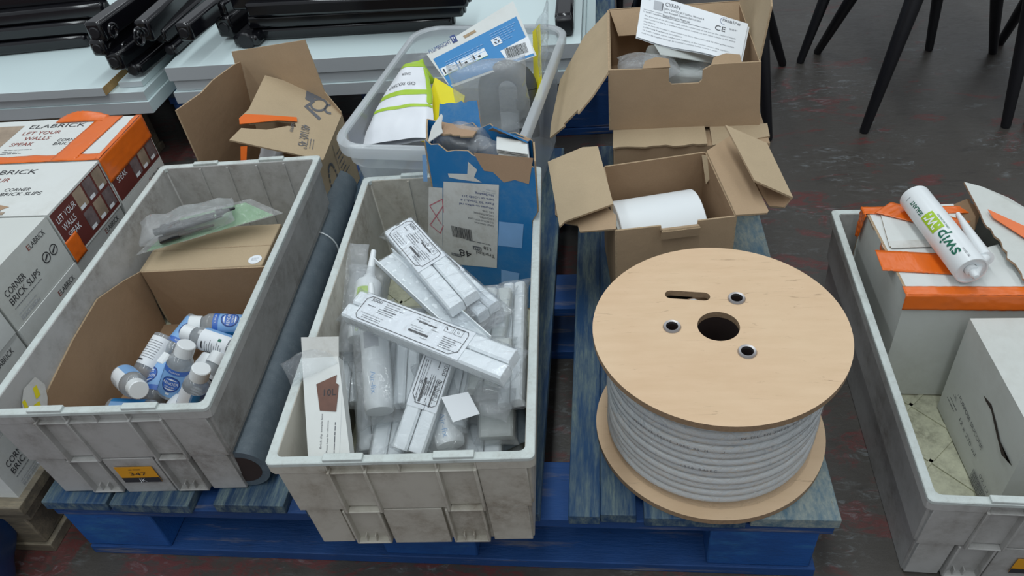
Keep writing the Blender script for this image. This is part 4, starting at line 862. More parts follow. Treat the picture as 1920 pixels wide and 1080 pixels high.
for a, b in ((x0+.060, x0+.112), (x0+.186, x0+.242)): m.prism([V((a, y0+.001, zu-.001)), V((b, y0+.001, zu-.001)), V((b-.003, y0+.014, zu+.010)), V(((a+b)/2, y0+.017, zu+.013)), V((a+.006, y0+.014, zu+.008))], .003, 'card', 'edge'); m.build('torn_tab', up_); m = MB()
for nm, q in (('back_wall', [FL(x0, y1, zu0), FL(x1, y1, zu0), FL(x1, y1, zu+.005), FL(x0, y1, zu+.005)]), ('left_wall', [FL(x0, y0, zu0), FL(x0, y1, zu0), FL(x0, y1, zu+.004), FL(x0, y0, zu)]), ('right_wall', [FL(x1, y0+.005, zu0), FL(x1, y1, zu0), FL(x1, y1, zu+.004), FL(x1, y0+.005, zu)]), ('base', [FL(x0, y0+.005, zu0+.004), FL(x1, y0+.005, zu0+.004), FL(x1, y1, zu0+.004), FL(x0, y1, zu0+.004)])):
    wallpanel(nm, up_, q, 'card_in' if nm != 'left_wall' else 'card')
P0, P1 = FL(x0, y0+.004, zu), FL(x0, y1, zu+.004); 
fl = [P0, P1, AX(1100, 55, .235), AX(1050, 150, .150), AX(1032, 256, .110), AX(1060, 232, .135), AX(1056, 240, .145), AX(1083, 208, .165)]
d1 = V((-.72, 0, -.70)).normalized()
def onpl(px, py):
    d_ = ray(px, py); n = (P1-P0).cross(d1).normalized(); return CP+d_*((P0-CP).dot(n)/d_.dot(n))
fl = [P0, P1]+[onpl(*p) for p in ((1095, 68), (1050, 150), (1033, 232), (1031, 258), (1058, 236), (1057, 232), (1084, 205), (1083, 213), (1110, 180))]
m = MB(); m.prism(fl, .0035, 'card_light', 'edge'); m.build('side_flap', up_)
rf = [FL(x1+.001, y0+.01, zu), FL(x1+.001, y1, zu), FL(x1+.02, y1, zu+.10), FL(x1+.022, y1-.06, zu+.135), FL(x1+.018, y0+.11, zu+.13), FL(x1+.014, y0+.03, zu+.09)]
m = MB(); m.prism(rf, .0035, 'card_light', 'edge'); m.build('side_flap', up_)
m = MB(); m.prism([FL(x0+.002, y1-.004, zu+.004), FL(x1, y1-.004, zu+.004), FL(x1, y1-.05, zu-.035), FL(x0+.02, y1-.05, zu-.035)], .003, 'card', 'edge'); m.build('inner_flap', up_)
# white plastic fan and bags in it
fan = thing('extractor_fan', 'grey white plastic fan housing in bags inside the back right carton', 'fan', (.44, .87, zu-.07))
m = MB(Matrix.Translation((.455, .865, zu-.075)) @ Matrix.Rotation(.2, 4, 'Z') @ Matrix.Rotation(.25, 4, 'Y')); m.box(-.075, -.05, -.03, .085, .08, .030, 'grey_pvc'); m.build('housing', fan, .012)
m = MB(Matrix.Translation((.44, .83, zu-.012)) @ Matrix.Rotation(.2, 4, 'Z') @ Matrix.Rotation(.30, 4, 'Y')); m.box(-.045, -.005, -.008, .095, .08, -.005, 'grey_pvc'); m.build('cover_plate', fan, .002)
ob = loose_bag('clear bag of fittings in the front left of the open fan carton', V((x0+.012, y0+.045, zu-.015)), V((x0+.13, y0+.05, zu-.02)), (0, 0, 1), .075, .040, 81, 'film_hazy')
ob = loose_bag('clear bag bulging in the fan carton, right of the fittings bag', V((x0+.10, y0+.065, zu-.045)), V((x0+.22, y0+.06, zu-.045)), (0, 0, 1), .07, .030, 82, 'film')
# instruction sheet
sh = thing('instruction_sheet', 'white printed fan installation manual leaning in the open carton', 'paper sheet', (.46, .94, zu))
q = [AY(1193, 72, .885), AY(1385, 117, .80), AY(1403, 46, .90), AY(1203, 0, .97)]
q[2] = q[1]+(q[2]-q[1]); fr = Frame(q[0], q[1]-q[0], q[3]-q[0]); 
FFw = lambda px, py: (lambda d_: (lambda p: ((p-fr.o).dot(fr.x), (p-fr.o).dot(fr.y)))(CP+d_*((fr.o-CP).dot(fr.z)/d_.dot(fr.z))))(ray(px, py))
C0, C1, C2, C3 = [V(FFw(*p)) for p in ((1193, 72), (1388, 117), (1403, 44), (1205, -14))]
def shp(u, v, l=0):
    p = (C0*(1-u)+C1*u)*(1-v)+(C3*(1-u)+C2*u)*v; k = max(0, 1-v*2.2)**2
    return fr.p(p.x, p.y-.004*math.sin(u*9)*k, l+.006*k*math.sin(u*8+1)+.0015*math.sin(v*7+u*3))
m = MB(); vs_ = lambda u, v: shp(u, v); m.grid(vs_, 40, 18, 'paper'); 
Ws = (C1-C0).length; Hs = (C3-C0).length
def st_(s_, u, v, h_, w_, mt='grey_ink'): m.text(None, s_, 0, 0, h_, mt, w_, lift=0, warp=lambda a, b, l: shp(u+a/Ws, v+b/Hs, .0007))
st_('CYFAN', .235, .845, .0095, .030, 'grey_ink'); st_('230V / 24V DC SELV Surface Mounted &', .225, .765, .0045, .082); st_('Semi Recessed Domestic Extract Fans', .225, .70, .0045, .076); st_('Installation Manual', .225, .62, .0058, .055); st_('nuaire', .775, .87, .0105, .034)
st_('CE', .72, .62, .013, .020, 'ink'); st_('IPX4*', .85, .70, .0045, .015); st_('1.0 SAFETY INFORMATION', .03, .60, .0032, .05)
for i, t_ in enumerate(['The provision of the electrical supply and the connection of the unit to the electrical supply', 'must be carried out by a qualified electrician in accordance with latest edition of the wiring', 'regulations.', 'The fan must be installed in accordance with these instructions and IEE Wiring Regulations', 'and Building Regulations installations.', 'To avoid a hazard due to inadvertent resetting of the thermal cut-out, this appliance', 'must not be supplied through an external switching device, such as a timer']):
    st_(t_, .05, .52-.068*i, .0030, min(.185, .0021*len(t_)))
def sr_(u0, v0, u1, v1, mt): m.grid(lambda u, v: shp(u0+(u1-u0)*u, v0+(v1-v0)*v, .0006), 10, 3, mt)
sr_(.225, .595, .68, .602, 'grey_ink'); sr_(.03, .66, .225, .665, 'grey_ink'); sr_(.04, .88, .085, .99, 'grey_ink'); sr_(.125, .72, .205, .90, 'pale_ink'); sr_(.205, .73, .215, .88, 'grey_ink')
for i in range(14):
    a = 1.2+i*.28; sr_(.79+.035*math.cos(a)-.002, .875+.09*math.sin(a)-.006, .79+.035*math.cos(a)+.004, .875+.09*math.sin(a)+.006, 'navy')
for q4 in range(len(m.v)): m.v[q4] = V(m.v[q4])
m.build('sheet_body', sh)
m = MB(); m.grid(lambda u, v: shp(u*1.02-.005, v*.97-.01, -.0035), 30, 12, 'paper'); m.build('back_page', sh)
# ------------------------------------------------------------------ small open carton in front of them
so = thing('open_carton', 'small open brown carton with winged flaps holding a white cylinder, behind the reel', 'cardboard box', (.40, .52, PH))
zs = .345; fL, fR = AZ(1157, 433, zs), AZ(1378, 406, zs); bL, bR = AZ(1134, 313, zs+.004), AZ(1322, 286, zs+.006)
dv = V((0, 0, 1))
def dn_(p, z=PH+.001): return V((p.x, p.y, z))
fr = Frame(dn_(fL), fR-fL, dv); wdt = (V((fR.x, fR.y, 0))-V((fL.x, fL.y, 0))).length; hh = zs-PH
m = MB(); m.prism([fr.p(a, b) for a, b in ((0, 0), (wdt, 0), (wdt, hh-.001), (wdt*.69, hh-.001), (wdt*.685, hh-.012), (wdt*.38, hh-.012), (wdt*.375, hh-.002), (0, hh-.001))], .0035, 'card', 'edge'); m.build('front_wall', so)
fr_ = fr
m = MB(); m.prism([fr.p(wdt*.365, hh-.010, .001), fr.p(wdt*.69, hh-.010, .001), fr.p(wdt*.685, hh-.004, .014), fr.p(wdt*.375, hh-.004, .014)], .003, 'card', 'edge'); m.build('front_tongue', so)
m = MB(); m.prism([fr.p(wdt*.365, hh-.022, .012), fr.p(wdt*.69, hh-.022, .012), fr.p(wdt*.69, hh-.004, .015), fr.p(wdt*.365, hh-.004, .015)], .003, 'card', 'edge'); m.build('front_tongue', so)
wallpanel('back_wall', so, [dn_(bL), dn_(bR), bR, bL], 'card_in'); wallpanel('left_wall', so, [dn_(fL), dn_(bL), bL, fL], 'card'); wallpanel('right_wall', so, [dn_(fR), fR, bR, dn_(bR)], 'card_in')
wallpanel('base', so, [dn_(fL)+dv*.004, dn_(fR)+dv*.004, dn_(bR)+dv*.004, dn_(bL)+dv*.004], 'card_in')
# left wing: double flap
k = zs
wing = wallpanel('wing_flap', so, [fL+V((-.001, .002, 0)), fL+V((0, .04, 0)), AZ(1040, 300, k-.004), AZ(1042, 405, k-.022), AZ(1060, 420, k-.022), AZ(1084, 424, k-.018), AZ(1088, 437, k-.018)][::-1], 'card')
wallpanel('folded_flap', wing, [AZ(1027, 303, k+.012), AZ(1049, 425, k+.002), AZ(1060, 414, k+.004), AZ(1150, 382, k+.020), AZ(1121, 274, k+.026), AZ(1092, 276, k+.022)], 'card_light')
# right wing
wing = wallpanel('wing_flap', so, [fR+V((.001, 0, 0)), bR+V((.002, 0, 0)), AZ(1370, 256, k-.0), AZ(1440, 398, k-.012), AZ(1438, 402, k-.012)], 'card')
wallpanel('wing_web', wing, [AZ(1385, 300, k-.008), AZ(1442, 386, k-.016), AZ(1470, 388, k-.012), AZ(1486, 368, k-.002), AZ(1400, 285, k)], 'card_in')
wallpanel('folded_flap', wing, [AZ(1360, 234, k+.045), AZ(1415, 338, k+.030), AZ(1487, 370, k+.006), AZ(1438, 268, k+.026)], 'card_light')
wallpanel('dust_flap', so, [bR+V((-.004, -.004, -.002)), bR+V((.004, -.012, .0)), AZ(1337, 330, k-.02), AZ(1326, 345, k-.04)], 'card_light')
cy = thing('white_cylinder', 'smooth white curved fan casing lying in the small open carton', 'fan casing', (.40, .50, PH+.01))
a0 = (fL+bL)/2+V((.009, -.008, 0)); a1 = (fR+bR)/2+V((-.034, -.008, 0)); r_ = .081; zc_ = zs-.019-r_
A = V((a0.x, a0.y, zc_)); B = V((a1.x, a1.y, zc_)); m = MB(); m.tube([A, A+(B-A)*.004, A+(B-A)*.996, B], [r_*.99, r_, r_, r_*.99], 'white_plastic', 64); m.build('casing', cy, .003)
m = MB(); e_ = (B-A).normalized(); m.tube([A-e_*.004, A], r_*.8, 'grey_pvc', 48); m.build('end_disc', cy)
# ------------------------------------------------------------------ right crate: white cartons and sealant tube
def RP(u, v, z): return MR @ V((u*W, v*D, z))
ZB = .250
wc = thing('taped_carton', 'white carton bound with orange tape in the right crate, top torn open', 'cardboard box', RP(.55, .72, .006))
q = [AZ(1700, 552, ZB), AZ(1617, 398, ZB)]; xa, ya, yb = .764, q[0].y, q[1].y+.012; xb = 1.008
def bp_(x, y, z): return V((x, y-.03*(x-xa), z))
wallpanel('left_wall', wc, [bp_(xa+.004, ya, .008), bp_(xa, ya, ZB), bp_(xa-.006, yb, ZB), bp_(xa+.004, yb, .008)], 'white_box', .004)
wallpanel('front_wall', wc, [bp_(xa+.004, ya, .008), bp_(xb, ya, .008), bp_(xb, ya, ZB), bp_(xa, ya, ZB)], 'white_box', .004)
wallpanel('right_wall', wc, [bp_(xb, ya, .008), bp_(xb, yb, .008), bp_(xb, yb, ZB), bp_(xb, ya, ZB)], 'white_box', .004)
wallpanel('back_wall', wc, [bp_(xa-.004, yb, .008), bp_(xa-.006, yb, ZB), bp_(xb, yb, ZB), bp_(xb, yb, .008)], 'white_box', .004)
T = lambda px, py, z=ZB+.0005: AZ(px, py, z)
m = MB(); m.prism(torn([bp_(xa, ya, ZB), bp_(xb, ya, ZB), T(1935, 545), T(1872, 458), T(1850, 464), T(1806, 440), T(1796, 425), T(1788, 382), bp_(xa-.006, yb, ZB)], 8, .0015, 8, 3), .004, 'white_card', 'edge'); m.build('top_flap', wc)
m = MB(); m.prism([T(1650, 397, ZB+.003), T(1760, 392, ZB+.003), T(1800, 455, ZB+.003), T(1668, 462, ZB+.003)][::-1], .002, 'white_card', 'edge'); m.build('top_flap', wc)
m = MB(); m.prism([T(1668, 452, ZB+.0035), T(1800, 446, ZB+.0035), T(1803, 460, ZB+.0035), T(1671, 465, ZB+.0035)][::-1], .0008, 'label_paper'); m.build('clear_tape', wc)
def tape(name, pts, th=.0011, mat='orange', z=None):
    m = MB(); m.prism(pts, th, mat); return m.build(name, wc)
def tapeg(name, a, b, wd_, n, out, seed):      # creased tape strip between two points
    a, b, wd_, out = V(a), V(b), V(wd_), V(out)
    m = MB(); m.grid(lambda u, v: a.lerp(b, u)+wd_*v+out*(.0012+.0016*abs(noise.noise(V((u*14, v*3, seed))))), 60, 8, 'orange'); return m.build(name, wc, 0, 60, .0006)
tapeg('front_tape_top', bp_(xa-.003, ya-.002, ZB), bp_(xb, ya-.002, ZB), (0, .020, 0), 0, (0, 0, 1), 1)
tapeg('front_tape_side', bp_(xa-.003, ya-.001, ZB+.001), bp_(xb, ya-.001, ZB+.001), (0, -.003, -.030), 0, (0, -1, 0), 2)
tapeg('middle_tape', T(1640, 470), T(1790, 478), T(1665, 500)-T(1650, 462), 0, (0, 0, 1), 3)
p0 = V((xa-.002, T(1645, 470).y, ZB)); 
m = MB(); m.prism([V((xa-.0025, p0.y+.022, ZB)), V((xa-.0015, p0.y-.020, ZB)), V((xa-.0015, p0.y-.030, ZB-.016)), V((xa-.002, p0.y+.002, ZB-.030)), V((xa-.003, p0.y+.022, ZB-.010))], .0012, 'orange'); m.build('side_tape', wc)
tapeg('back_tape', bp_(xa-.012, yb+.002, ZB), bp_(xb, yb+.002, ZB), (0, -.022, 0), 0, (0, 0, 1), 5)
tapeg('diagonal_tape', T(1640, 400, ZB+.004), T(1790, 438, ZB+.004), T(1680, 378)-T(1650, 398), 0, (0, 0, 1), 6)
m = MB(); xo = xa-.007
m.grid(lambda u, v: V((xo-.002-.004*abs(noise.noise(V((u*5, v*6, 2)))), yb+.004-(.030-.012*v)*u, ZB+.002-.062*v)), 12, 20, 'orange'); m.build('hanging_tape', wc, 0, 60, .0006)
hz_ = ZB+.035
m = MB(); m.prism(torn([T(1838, 398, ZB+.022), T(1918, 522, ZB+.014), T(2010, 560, ZB+.004), T(1990, 430, ZB+.02), T(1890, 370, hz_), T(1842, 350, hz_), T(1808, 341, hz_)], 0, .004, 14, 5), .004, 'white_box', 'kraft'); m.build('torn_flap', wc)
m = MB(); m.prism([T(1852, 392, hz_-.006), T(1862, 408, hz_-.008), T(1990, 490, ZB+.020), T(1990, 455, ZB+.026)], .001, 'orange'); m.build('flap_tape', wc)
m = MB(); m.prism(torn([T(1786, 384, ZB), T(1796, 440, ZB-.02), T(1815, 470, ZB-.06), T(1840, 395, ZB+.01), T(1815, 372, ZB+.012)], 3, .003, 6, 9), .0035, 'card_in', 'edge'); m.build('inner_flap', wc)
for i in range(4):
    b0 = V((.875+.033*(i % 3), .50-.05*(i//3)-.012*i, .03)); t_ = copy_tree(protos['white']) if False else thing('wrapped_tube', ['white wrapped tube deep in the torn carton, nearest the hole edge', 'white wrapped tube second from the hole edge in the torn carton', 'white wrapped tube third from the hole edge in the torn carton', 'white wrapped tube in the row behind in the torn carton'][i], 'sealant tube', b0, 'tubes inside the torn white carton')
    m = MB(); m.tube([b0, b0+V((0, 0, .002)), b0+V((0, 0, .168)), b0+V((0, 0, .17))], [.0145, .0155, .0155, .0145], 'white_plastic', 20); m.build('cartridge', t_)
    m = MB(); m.tube([b0+V((0, 0, .17)), b0+V((0, 0, .185))], [.006, .004], 'white_plastic', 12); m.build('nozzle', t_)
w2 = thing('silicone_carton', 'plain white carton with silicone print and split lid at the front of the right crate', 'cardboard box', V((.93, .22, .008)))
xl, yf, yk, zt2 = .862, .100, .322, .222
m = MB(); b = [(xl+.004, yf, .008), (1.004, yf, .008), (1.008, yk, .008), (xl, yk, .008)]; t4 = [(xl-.004, yf-.002, zt2), (1.016, yf, zt2), (1.020, yk, zt2+.003), (xl-.008, yk, zt2+.003)]
m.hexa(b, t4, 'white_box')
fr = Frame(V((xl, yk, .008)), V((.0, -1, 0)), V((-.022, 0, 1))); Lf = yk-yf
m.text(fr, 'MULTI PURPOSE SILICONE', .012, .082, .0085, 'grey_ink', .135, rot=-.06); m.text(fr, 'BLACK', .014, .068, .0070, 'grey_ink', .030); m.lines(fr, .014, .055, .04, 2, .009, 'grey_ink', .0020, 3)
m.text(fr, '12 x 270 ml', .070, .050, .0085, 'grey_ink', .070, rot=-.05); m.barcode(fr, .150, .004, .200, .030, 'grey_ink'); m.text(fr, '02.12', .168, .036, .0075, 'grey_ink', .034)
m.build('box_body', w2, .0025)
m = MB(); sp = [(.100, .150), (.125, .158), (.150, .148), (.175, .135), (.205, .128), (.218, .134), (.190, .122), (.160, .135), (.130, .150), (.11, .148)]
m.poly(fr, sp, 'hole_dark', .0006); m.build('split', w2)
m = MB(); m.prism([V((.97, yf-.003, zt2+.002)), V((1.018, yf-.003, zt2+.002)), V((1.018, yk, zt2+.006)), V((.965, yk, zt2+.006))][::1], .003, 'white_box', 'edge'); m.build('top_flap', w2)
# sealant cartridge
st_t = thing('sealant_tube', 'white sealant tube with green lettering lying on the orange-taped carton', 'sealant tube', AZ(1770, 440, ZB+.004))
r = .0252; A = AZ(1716, 372, ZB+.006+r); B = AZ(1822, 508, ZB+.006+r); e = (B-A).normalized(); A = B-e*.205
toc = (CP-(A+B)/2); upv = (toc-e*toc.dot(e)).normalized()
# local z = axis (A base end -> B nozzle end); local x faces the viewer
yv = e.cross(upv); Mz = Matrix(((upv.x, yv.x, e.x, A.x), (upv.y, yv.y, e.y, A.y), (upv.z, yv.z, e.z, A.z), (0, 0, 0, 1)))
LT = .205
m = MB(Mz); m.lathe([(r*.86, .004), (r*.9, 0), (r, .001), (r, LT-.001), (r*.97, LT), (r*.90, LT), (r*.90, LT-.004), (.010, LT-.005)], 'white_plastic', 48, close=False)
m.lathe([(0, .004), (r*.86, .004)], 'white_plastic', 48, close=False)
def wpt(a, b, l): an = b/r; return ((r+l)*math.cos(an), (r+l)*math.sin(an), LT-a)   # reads from nozzle end towards the base
# orientation check: a runs towards the base, b is 'up'
def TT(s_, a, b, h_, mt, w_=None, l=.0004): m.text(None, s_, a, b, h_, mt, w_, lift=l, warp=wpt)
for k in range(5): TT('s w i p'[:0]+'swip', .024+.0006*math.cos(k*PI*.4), -.006+.0006*math.sin(k*PI*.4), .019, 'dkgreen', .058, .0006+.00004*k)
m.grid(lambda u, v: wpt(.087+.044*u, -.009+.021*v, .0008), 6, 20, 'lime'); [TT('IWI', .093+.0005*k, -.0055, .0145, 'paper', .032, .0016+.00004*k) for k in (-1, 0, 1)]
TT('SEALANT', .135, .004, .0075, 'dkgreen', .040); TT('SEALANT', .1353, .0043, .0075, 'dkgreen', .040, .0006); TT('ETERNAL WALL INSULATION', .080, -.014, .0030, 'dkgreen', .040); TT('MS 12/01/24', .008, -.012, .003, 'grey_ink', .022, .0004)
m.lines(Frame(V((0, 0, 0)), (1, 0, 0), (0, 1, 0)), 0, 0, .0001, 0, 1, 'ink'); m.grid(lambda u, v: wpt(.185+.0008*u, .004+.010*v, .0004), 1, 4, 'grey_ink')
m.build('cartridge', st_t)
m = MB(Mz); m.lathe([(.0095, LT-.006), (.0095, LT+.002), (.0065, LT+.003), (.0060, LT+.012), (.004, LT+.015), (0, LT+.0155)], 'white_plastic', 20, close=False); m.build('threaded_tip', st_t)
nz = AZ(1790, 416, ZB+.006); n1 = AZ(1846, 484, ZB+.024)
m = MB(); m.tube([nz+V((0, 0, .018)), n1, n1+(n1-nz).normalized()*.003], [.0035, .0125, .0135], 'white_plastic', 20); m.build('spare_nozzle', st_t)
m = MB(); m.tube([n1, n1.lerp(B+e*.008, .5)+V((0, 0, .006)), B+e*.010], [.0085, .006, .0055], 'white_plastic', 14); m.build('nozzle_link', st_t)
# ------------------------------------------------------------------ stack of brick slip boxes at the far left
BX_ = -.66; BL_ = .37; rows = [(.553, .724), (.377, .549), (.198, .372), (.018, .193)]
names = {0: 'at the back of the stack', 1: 'second from the back', 2: 'third from the back', 3: 'at the front of the stack'}
for ri, (ya_, yb_) in enumerate(rows):
    for layer in range(3):
        z1_ = .441-.101*layer; z0_ = z1_-.100
        tapeb = (layer == 0 and ri == 0); photo = layer == 0 and ri < 2
        lab = 'white brick slip box, %s layer, %s' % (('top', 'middle', 'bottom')[layer], names[ri])
        if tapeb: lab = 'brick slip box bound with wide orange tape, top layer at the back of the stack'
        if layer == 0 and ri == 1: lab = 'brick slip box with dark red photo-printed side, top layer beside the orange-taped box'
        b = thing('brick_slip_box', lab, 'box', (BX_-BL_/2, (ya_+yb_)/2, z0_), 'brick slip boxes on the left pallet')
        jx = (0, -.012, .004, -.004)[ri]*.5*(layer > 0)
        m = MB(); x1_ = BX_+jx; m.box(x1_-BL_, ya_, z0_, x1_, yb_, z1_, 'white_box' if ri == 2 and layer == 0 else 'white_card')
        ft = Frame((x1_-BL_, ya_, z1_), (1, 0, 0), (0, 1, 0)); fs_ = Frame((x1_, ya_, z0_), (0, 1, 0), (0, 0, 1)); Wb = yb_-ya_
        if layer == 0:
            if ri < 2:
                m.text(ft, 'ELABRICK', BL_-.232, .136, .015, 'ink', .125)
                for i, s_ in enumerate(['LET YOUR', 'WALLS', 'SPEAK']): m.text(ft, s_, BL_-.232+.016*(i == 1), .110-.022*i, .013, 'red_ink', (.085, .058, .05)[i])
                m.text(ft, 'CORNER', BL_-.135, .078, .010, 'ink', .052); m.text(ft, 'BRICK SLIPS', BL_-.135, .064, .010, 'ink', .082)
                m.rect(ft, 0, .01, BL_-.250, .150, 'photo2'); m.rect(ft, .03, .05, BL_-.29, .11, 'photo', .0005); m.lines(ft, BL_-.232, .050, .06, 3, .007, 'grey_ink', .0018, 3)
                m.rect(fs_, .002, .004, Wb-.002, .096, 'maroon'); 
                for i in range(6): m.rect(fs_, .072+.033*(i % 3), .012+.044*(i//3), .100+.033*(i % 3), .050+.044*(i//3), ('photo', 'photo2')[(i*5) % 2], .0006); m.rect(fs_, .074+.033*(i % 3), .012+.044*(i//3), .090+.033*(i % 3), .019+.044*(i//3), 'paper', .0008)
                for i, s_ in enumerate(['LET YOUR', 'WALLS', 'SPEAK']): m.text(fs_, s_, .010+.004*i, .072-.018*i, .012, 'paper', (.058, .040, .036)[i], lift=.0007)
            if ri == 1: 
                for i in range(7): m.rect(ft, BL_-.17+.012*i, .004, BL_-.16+.012*i, .012+.004*(i % 3), 'photo2', .0006)
                m.poly(ft, [(BL_-.26, .005), (BL_-.11, .012), (BL_-.09, .028), (BL_-.13, .040), (BL_-.20, .034), (BL_-.23, .050), (BL_-.27, .04)], 'kraft', .0005)
        if not photo:
            m.text(fs_, 'CORNER', .020, .052, .012, 'ink', .052); m.text(fs_, 'BRICK SLIPS', .020, .036, .012, 'ink', .080)
            m.text(fs_, 'E', .105, .080, .010, 'red_ink', .006); m.text(fs_, 'LABRICK', .112, .080, .010, 'ink', .042); m.lines(fs_, .020, .028, .075, 1, 1, 'grey_ink', .0011); m.lines(fs_, .020, .016, .05, 3, .005, 'pale_ink', .0010, ri+layer)
            m.text(fs_, 'ELASTOLITH', .020, .004, .006, 'pale_ink', .05)
            for cx_ in (.128, .150):
                for i in range(18): a_ = 2*PI*i/18; m.rect(fs_, cx_+.0088*math.cos(a_)-.0016, .048+.0088*math.sin(a_)-.0009, cx_+.0088*math.cos(a_)+.0016, .048+.0088*math.sin(a_)+.0009, 'ink', .0006, a_+PI/2)
                m.rect(fs_, cx_-.006, .0465, cx_+.006, .0495, 'ink', .0007, .5)
            if layer == 0: m.text(ft, 'ELABRICK', BL_-.20, .13, .014, 'pale_ink', .12)
        m.build('box_body', b, .0015)
        if tapeb:
            def tg(nm, fn, nu, nv): m = MB(); m.grid(fn, nu, nv, 'orange'); m.build(nm, b, 0, 60, .0005)
            no_ = lambda u, v, s_: .0009+.0022*abs(noise.noise(V((u*9, v*4, s_))))
            tg('end_tape', lambda u, v: V((BX_+no_(u, v, 1), ya_-.002+(yb_-ya_+.004)*u, z1_+.001-.052*v)), 24, 10)
            tg('top_tape_front', lambda u, v: V((BX_-BL_*u, ya_-.001+.026*v*(1+.4*noise.noise(V((u*5, 0, 1)))), z1_+no_(u, v, 2))), 40, 6)
            tg('cross_tape', lambda u, v: V((BX_-.038-.052*u-.012*(1-v), ya_+(yb_-ya_)*v, z1_+.0006+no_(u, v, 3))), 8, 24)
            tg('back_tape', lambda u, v: V((BX_-.07-.11*u, yb_-.022*v+.004, z1_+.001+.012*math.sin(PI*u)*(1-v)+no_(u, v, 4))), 20, 6)
            tg('edge_tape', lambda u, v: V((BX_+.0008-.010*u, ya_+(yb_-ya_)*v, z1_+.0008+no_(u, v, 6))), 4, 20)
            tg('front_tape', lambda u, v: V((BX_-BL_*u, ya_-no_(u, v, 5), z1_-.004-.0*v)), 4, 1) if False else None
        if layer == 0 and ri == 1:
            m = MB(); m.grid(lambda u, v: V((BX_+.001+.002*abs(noise.noise(V((u*6, v*6, 8)))), ya_-.001+.036*u, z0_+.040-.046*v)), 10, 10, 'orange'); m.build('corner_tape', b, 0, 60, .0005)
# ------------------------------------------------------------------ blue polythene at the far left front
o = loose_bag('crumpled dark blue plastic heap at the far left edge beside the pallet', V((-.80, -.02, .085)), V((-.745, -.16, .06)), (0, 0, 1), .20, .15, 91, 'blue_sheet'); o.modifiers.new('s', 'SUBSURF').levels = 1
o.name = 'plastic_heap'
# ------------------------------------------------------------------ open printed carton behind the left crate
oc = thing('open_carton', 'tall open carton with printed torn flap and tall inner flaps, behind the left crate', 'cardboard box', (-.42, .78, PH+.001))
xr, xl_, yf_, yb_, zc = -.302, -.545, .680, .890, .330
wallpanel('right_wall', oc, [V((xr-.006, yf_, PH+.002)), V((xr, yb_, PH+.002)), V((xr, yb_, zc)), V((xr-.006, yf_, zc))], 'card_light')
wallpanel('front_wall', oc, [V((xl_, yf_, PH+.002)), V((xr-.006, yf_, PH+.002)), V((xr-.006, yf_, zc)), V((xl_, yf_, zc))], 'card_light')
wallpanel('base', oc, [V((xl_, yf_, PH+.005)), V((xr-.006, yf_, PH+.005)), V((xr-.006, yb_, PH+.005)), V((xl_, yb_, PH+.005))], 'card_in')
lw_ = [V((xl_, yf_, PH+.002)), V((xl_, yb_+.03, PH+.002)), AX(451, 116, -.528), AX(440, 121, -.530), AX(400, 150, -.540), AX(378, 174, -.545), AX(331, 207, -.555)]
wallpanel('left_wall', oc, lw_, 'card_in')
wallpanel('back_wall', oc, [V((xl_+.002, yb_+.02, PH+.002)), V((xr, yb_, PH+.002)), V((xr, yb_, zc+.01)), AY(608, 172, .93), AY(571, 75, .95), AY(434, 97, .965)], 'card')
H0, H1 = V((xr-.006, yf_, zc+.002)), V((xr, yb_, zc+.002)); G0, G1 = AZ(429, 262, .405), AZ(497, 141, .420)
fr = Frame(H0, H1-H0, G0-H0); 
def g2(px, py): d_ = ray(px, py); p = CP+d_*((fr.o-CP).dot(fr.z)/d_.dot(fr.z)); return ((p-fr.o).dot(fr.x), (p-fr.o).dot(fr.y))
if fr.z.z < 0: fr = Frame(H1, H0-H1, G1-H1)
m = MB(); out = [g2(*p) for p in ((606, 300), (641, 214), (628, 196), (612, 178), (560, 158), (497, 141), (466, 205), (448, 222), (470, 232), (520, 226), (553, 230), (556, 238), (540, 236), (500, 243), (452, 240), (430, 262))]
m.prism([fr.p(a, b_, 0) for a, b_ in out], .0035, 'card_light', 'edge')
def g3(pts, mt, l=.0006): m.poly(fr, [g2(*p) for p in pts], mt, l)
g3([(575, 168), (606, 178), (601, 186), (590, 184), (583, 192), (572, 186)], 'grey_ink')
def arc(cx, cy_2, rx, ry, a0, a1, w2_, mt, n=12):
    for i in range(n):
        t0 = a0+(a1-a0)*i/n; t1 = a0+(a1-a0)*(i+1)/n; qq = [(cx+rx*math.cos(t0), cy_2+ry*math.sin(t0)), (cx+rx*math.cos(t1), cy_2+ry*math.sin(t1)), (cx+(rx-w2_)*math.cos(t1), cy_2+(ry-w2_)*math.sin(t1)), (cx+(rx-w2_)*math.cos(t0), cy_2+(ry-w2_)*math.sin(t0))]
        g3(qq, mt, .0008)
arc(598, 197, 17, 13, 0, 2*PI, 4, 'grey_ink', 20); arc(620, 205, 13, 10, 1.5, 4.7, 4, 'grey_ink')
g3([(570, 200), (574, 197), (602, 222), (598, 226)], 'grey_ink', .0009); g3([(574, 197), (588, 188), (590, 192), (578, 200)], 'grey_ink', .0009)
f_ = Frame(fr.p(*g2(566, 233), .0007), fr.p(*g2(556, 285))-fr.p(*g2(566, 233)), fr.p(*g2(590, 238))-fr.p(*g2(566, 233))); m.text(f_, '48/100: 45\u00b0', 0, 0, .018, 'grey_ink', .085)
f_ = Frame(fr.p(*g2(548, 222), .0007), f_.x, f_.y); m.text(f_, 'LBP 00900', 0, 0, .007, 'grey_ink', .050)
f_ = Frame(fr.p(*g2(588, 262), .0007), f_.x, f_.y); m.lines(f_, 0, 0, .035, 3, .006, 'grey_ink', .0014, 4)
m.build('printed_flap', oc)
m = MB(); m.prism([fr.p(*g2(*p), .0022) for p in ((448, 224), (458, 216), (500, 218), (556, 222), (557, 230), (520, 228), (480, 232), (449, 235))], .0012, 'orange'); m.build('orange_tape', oc)
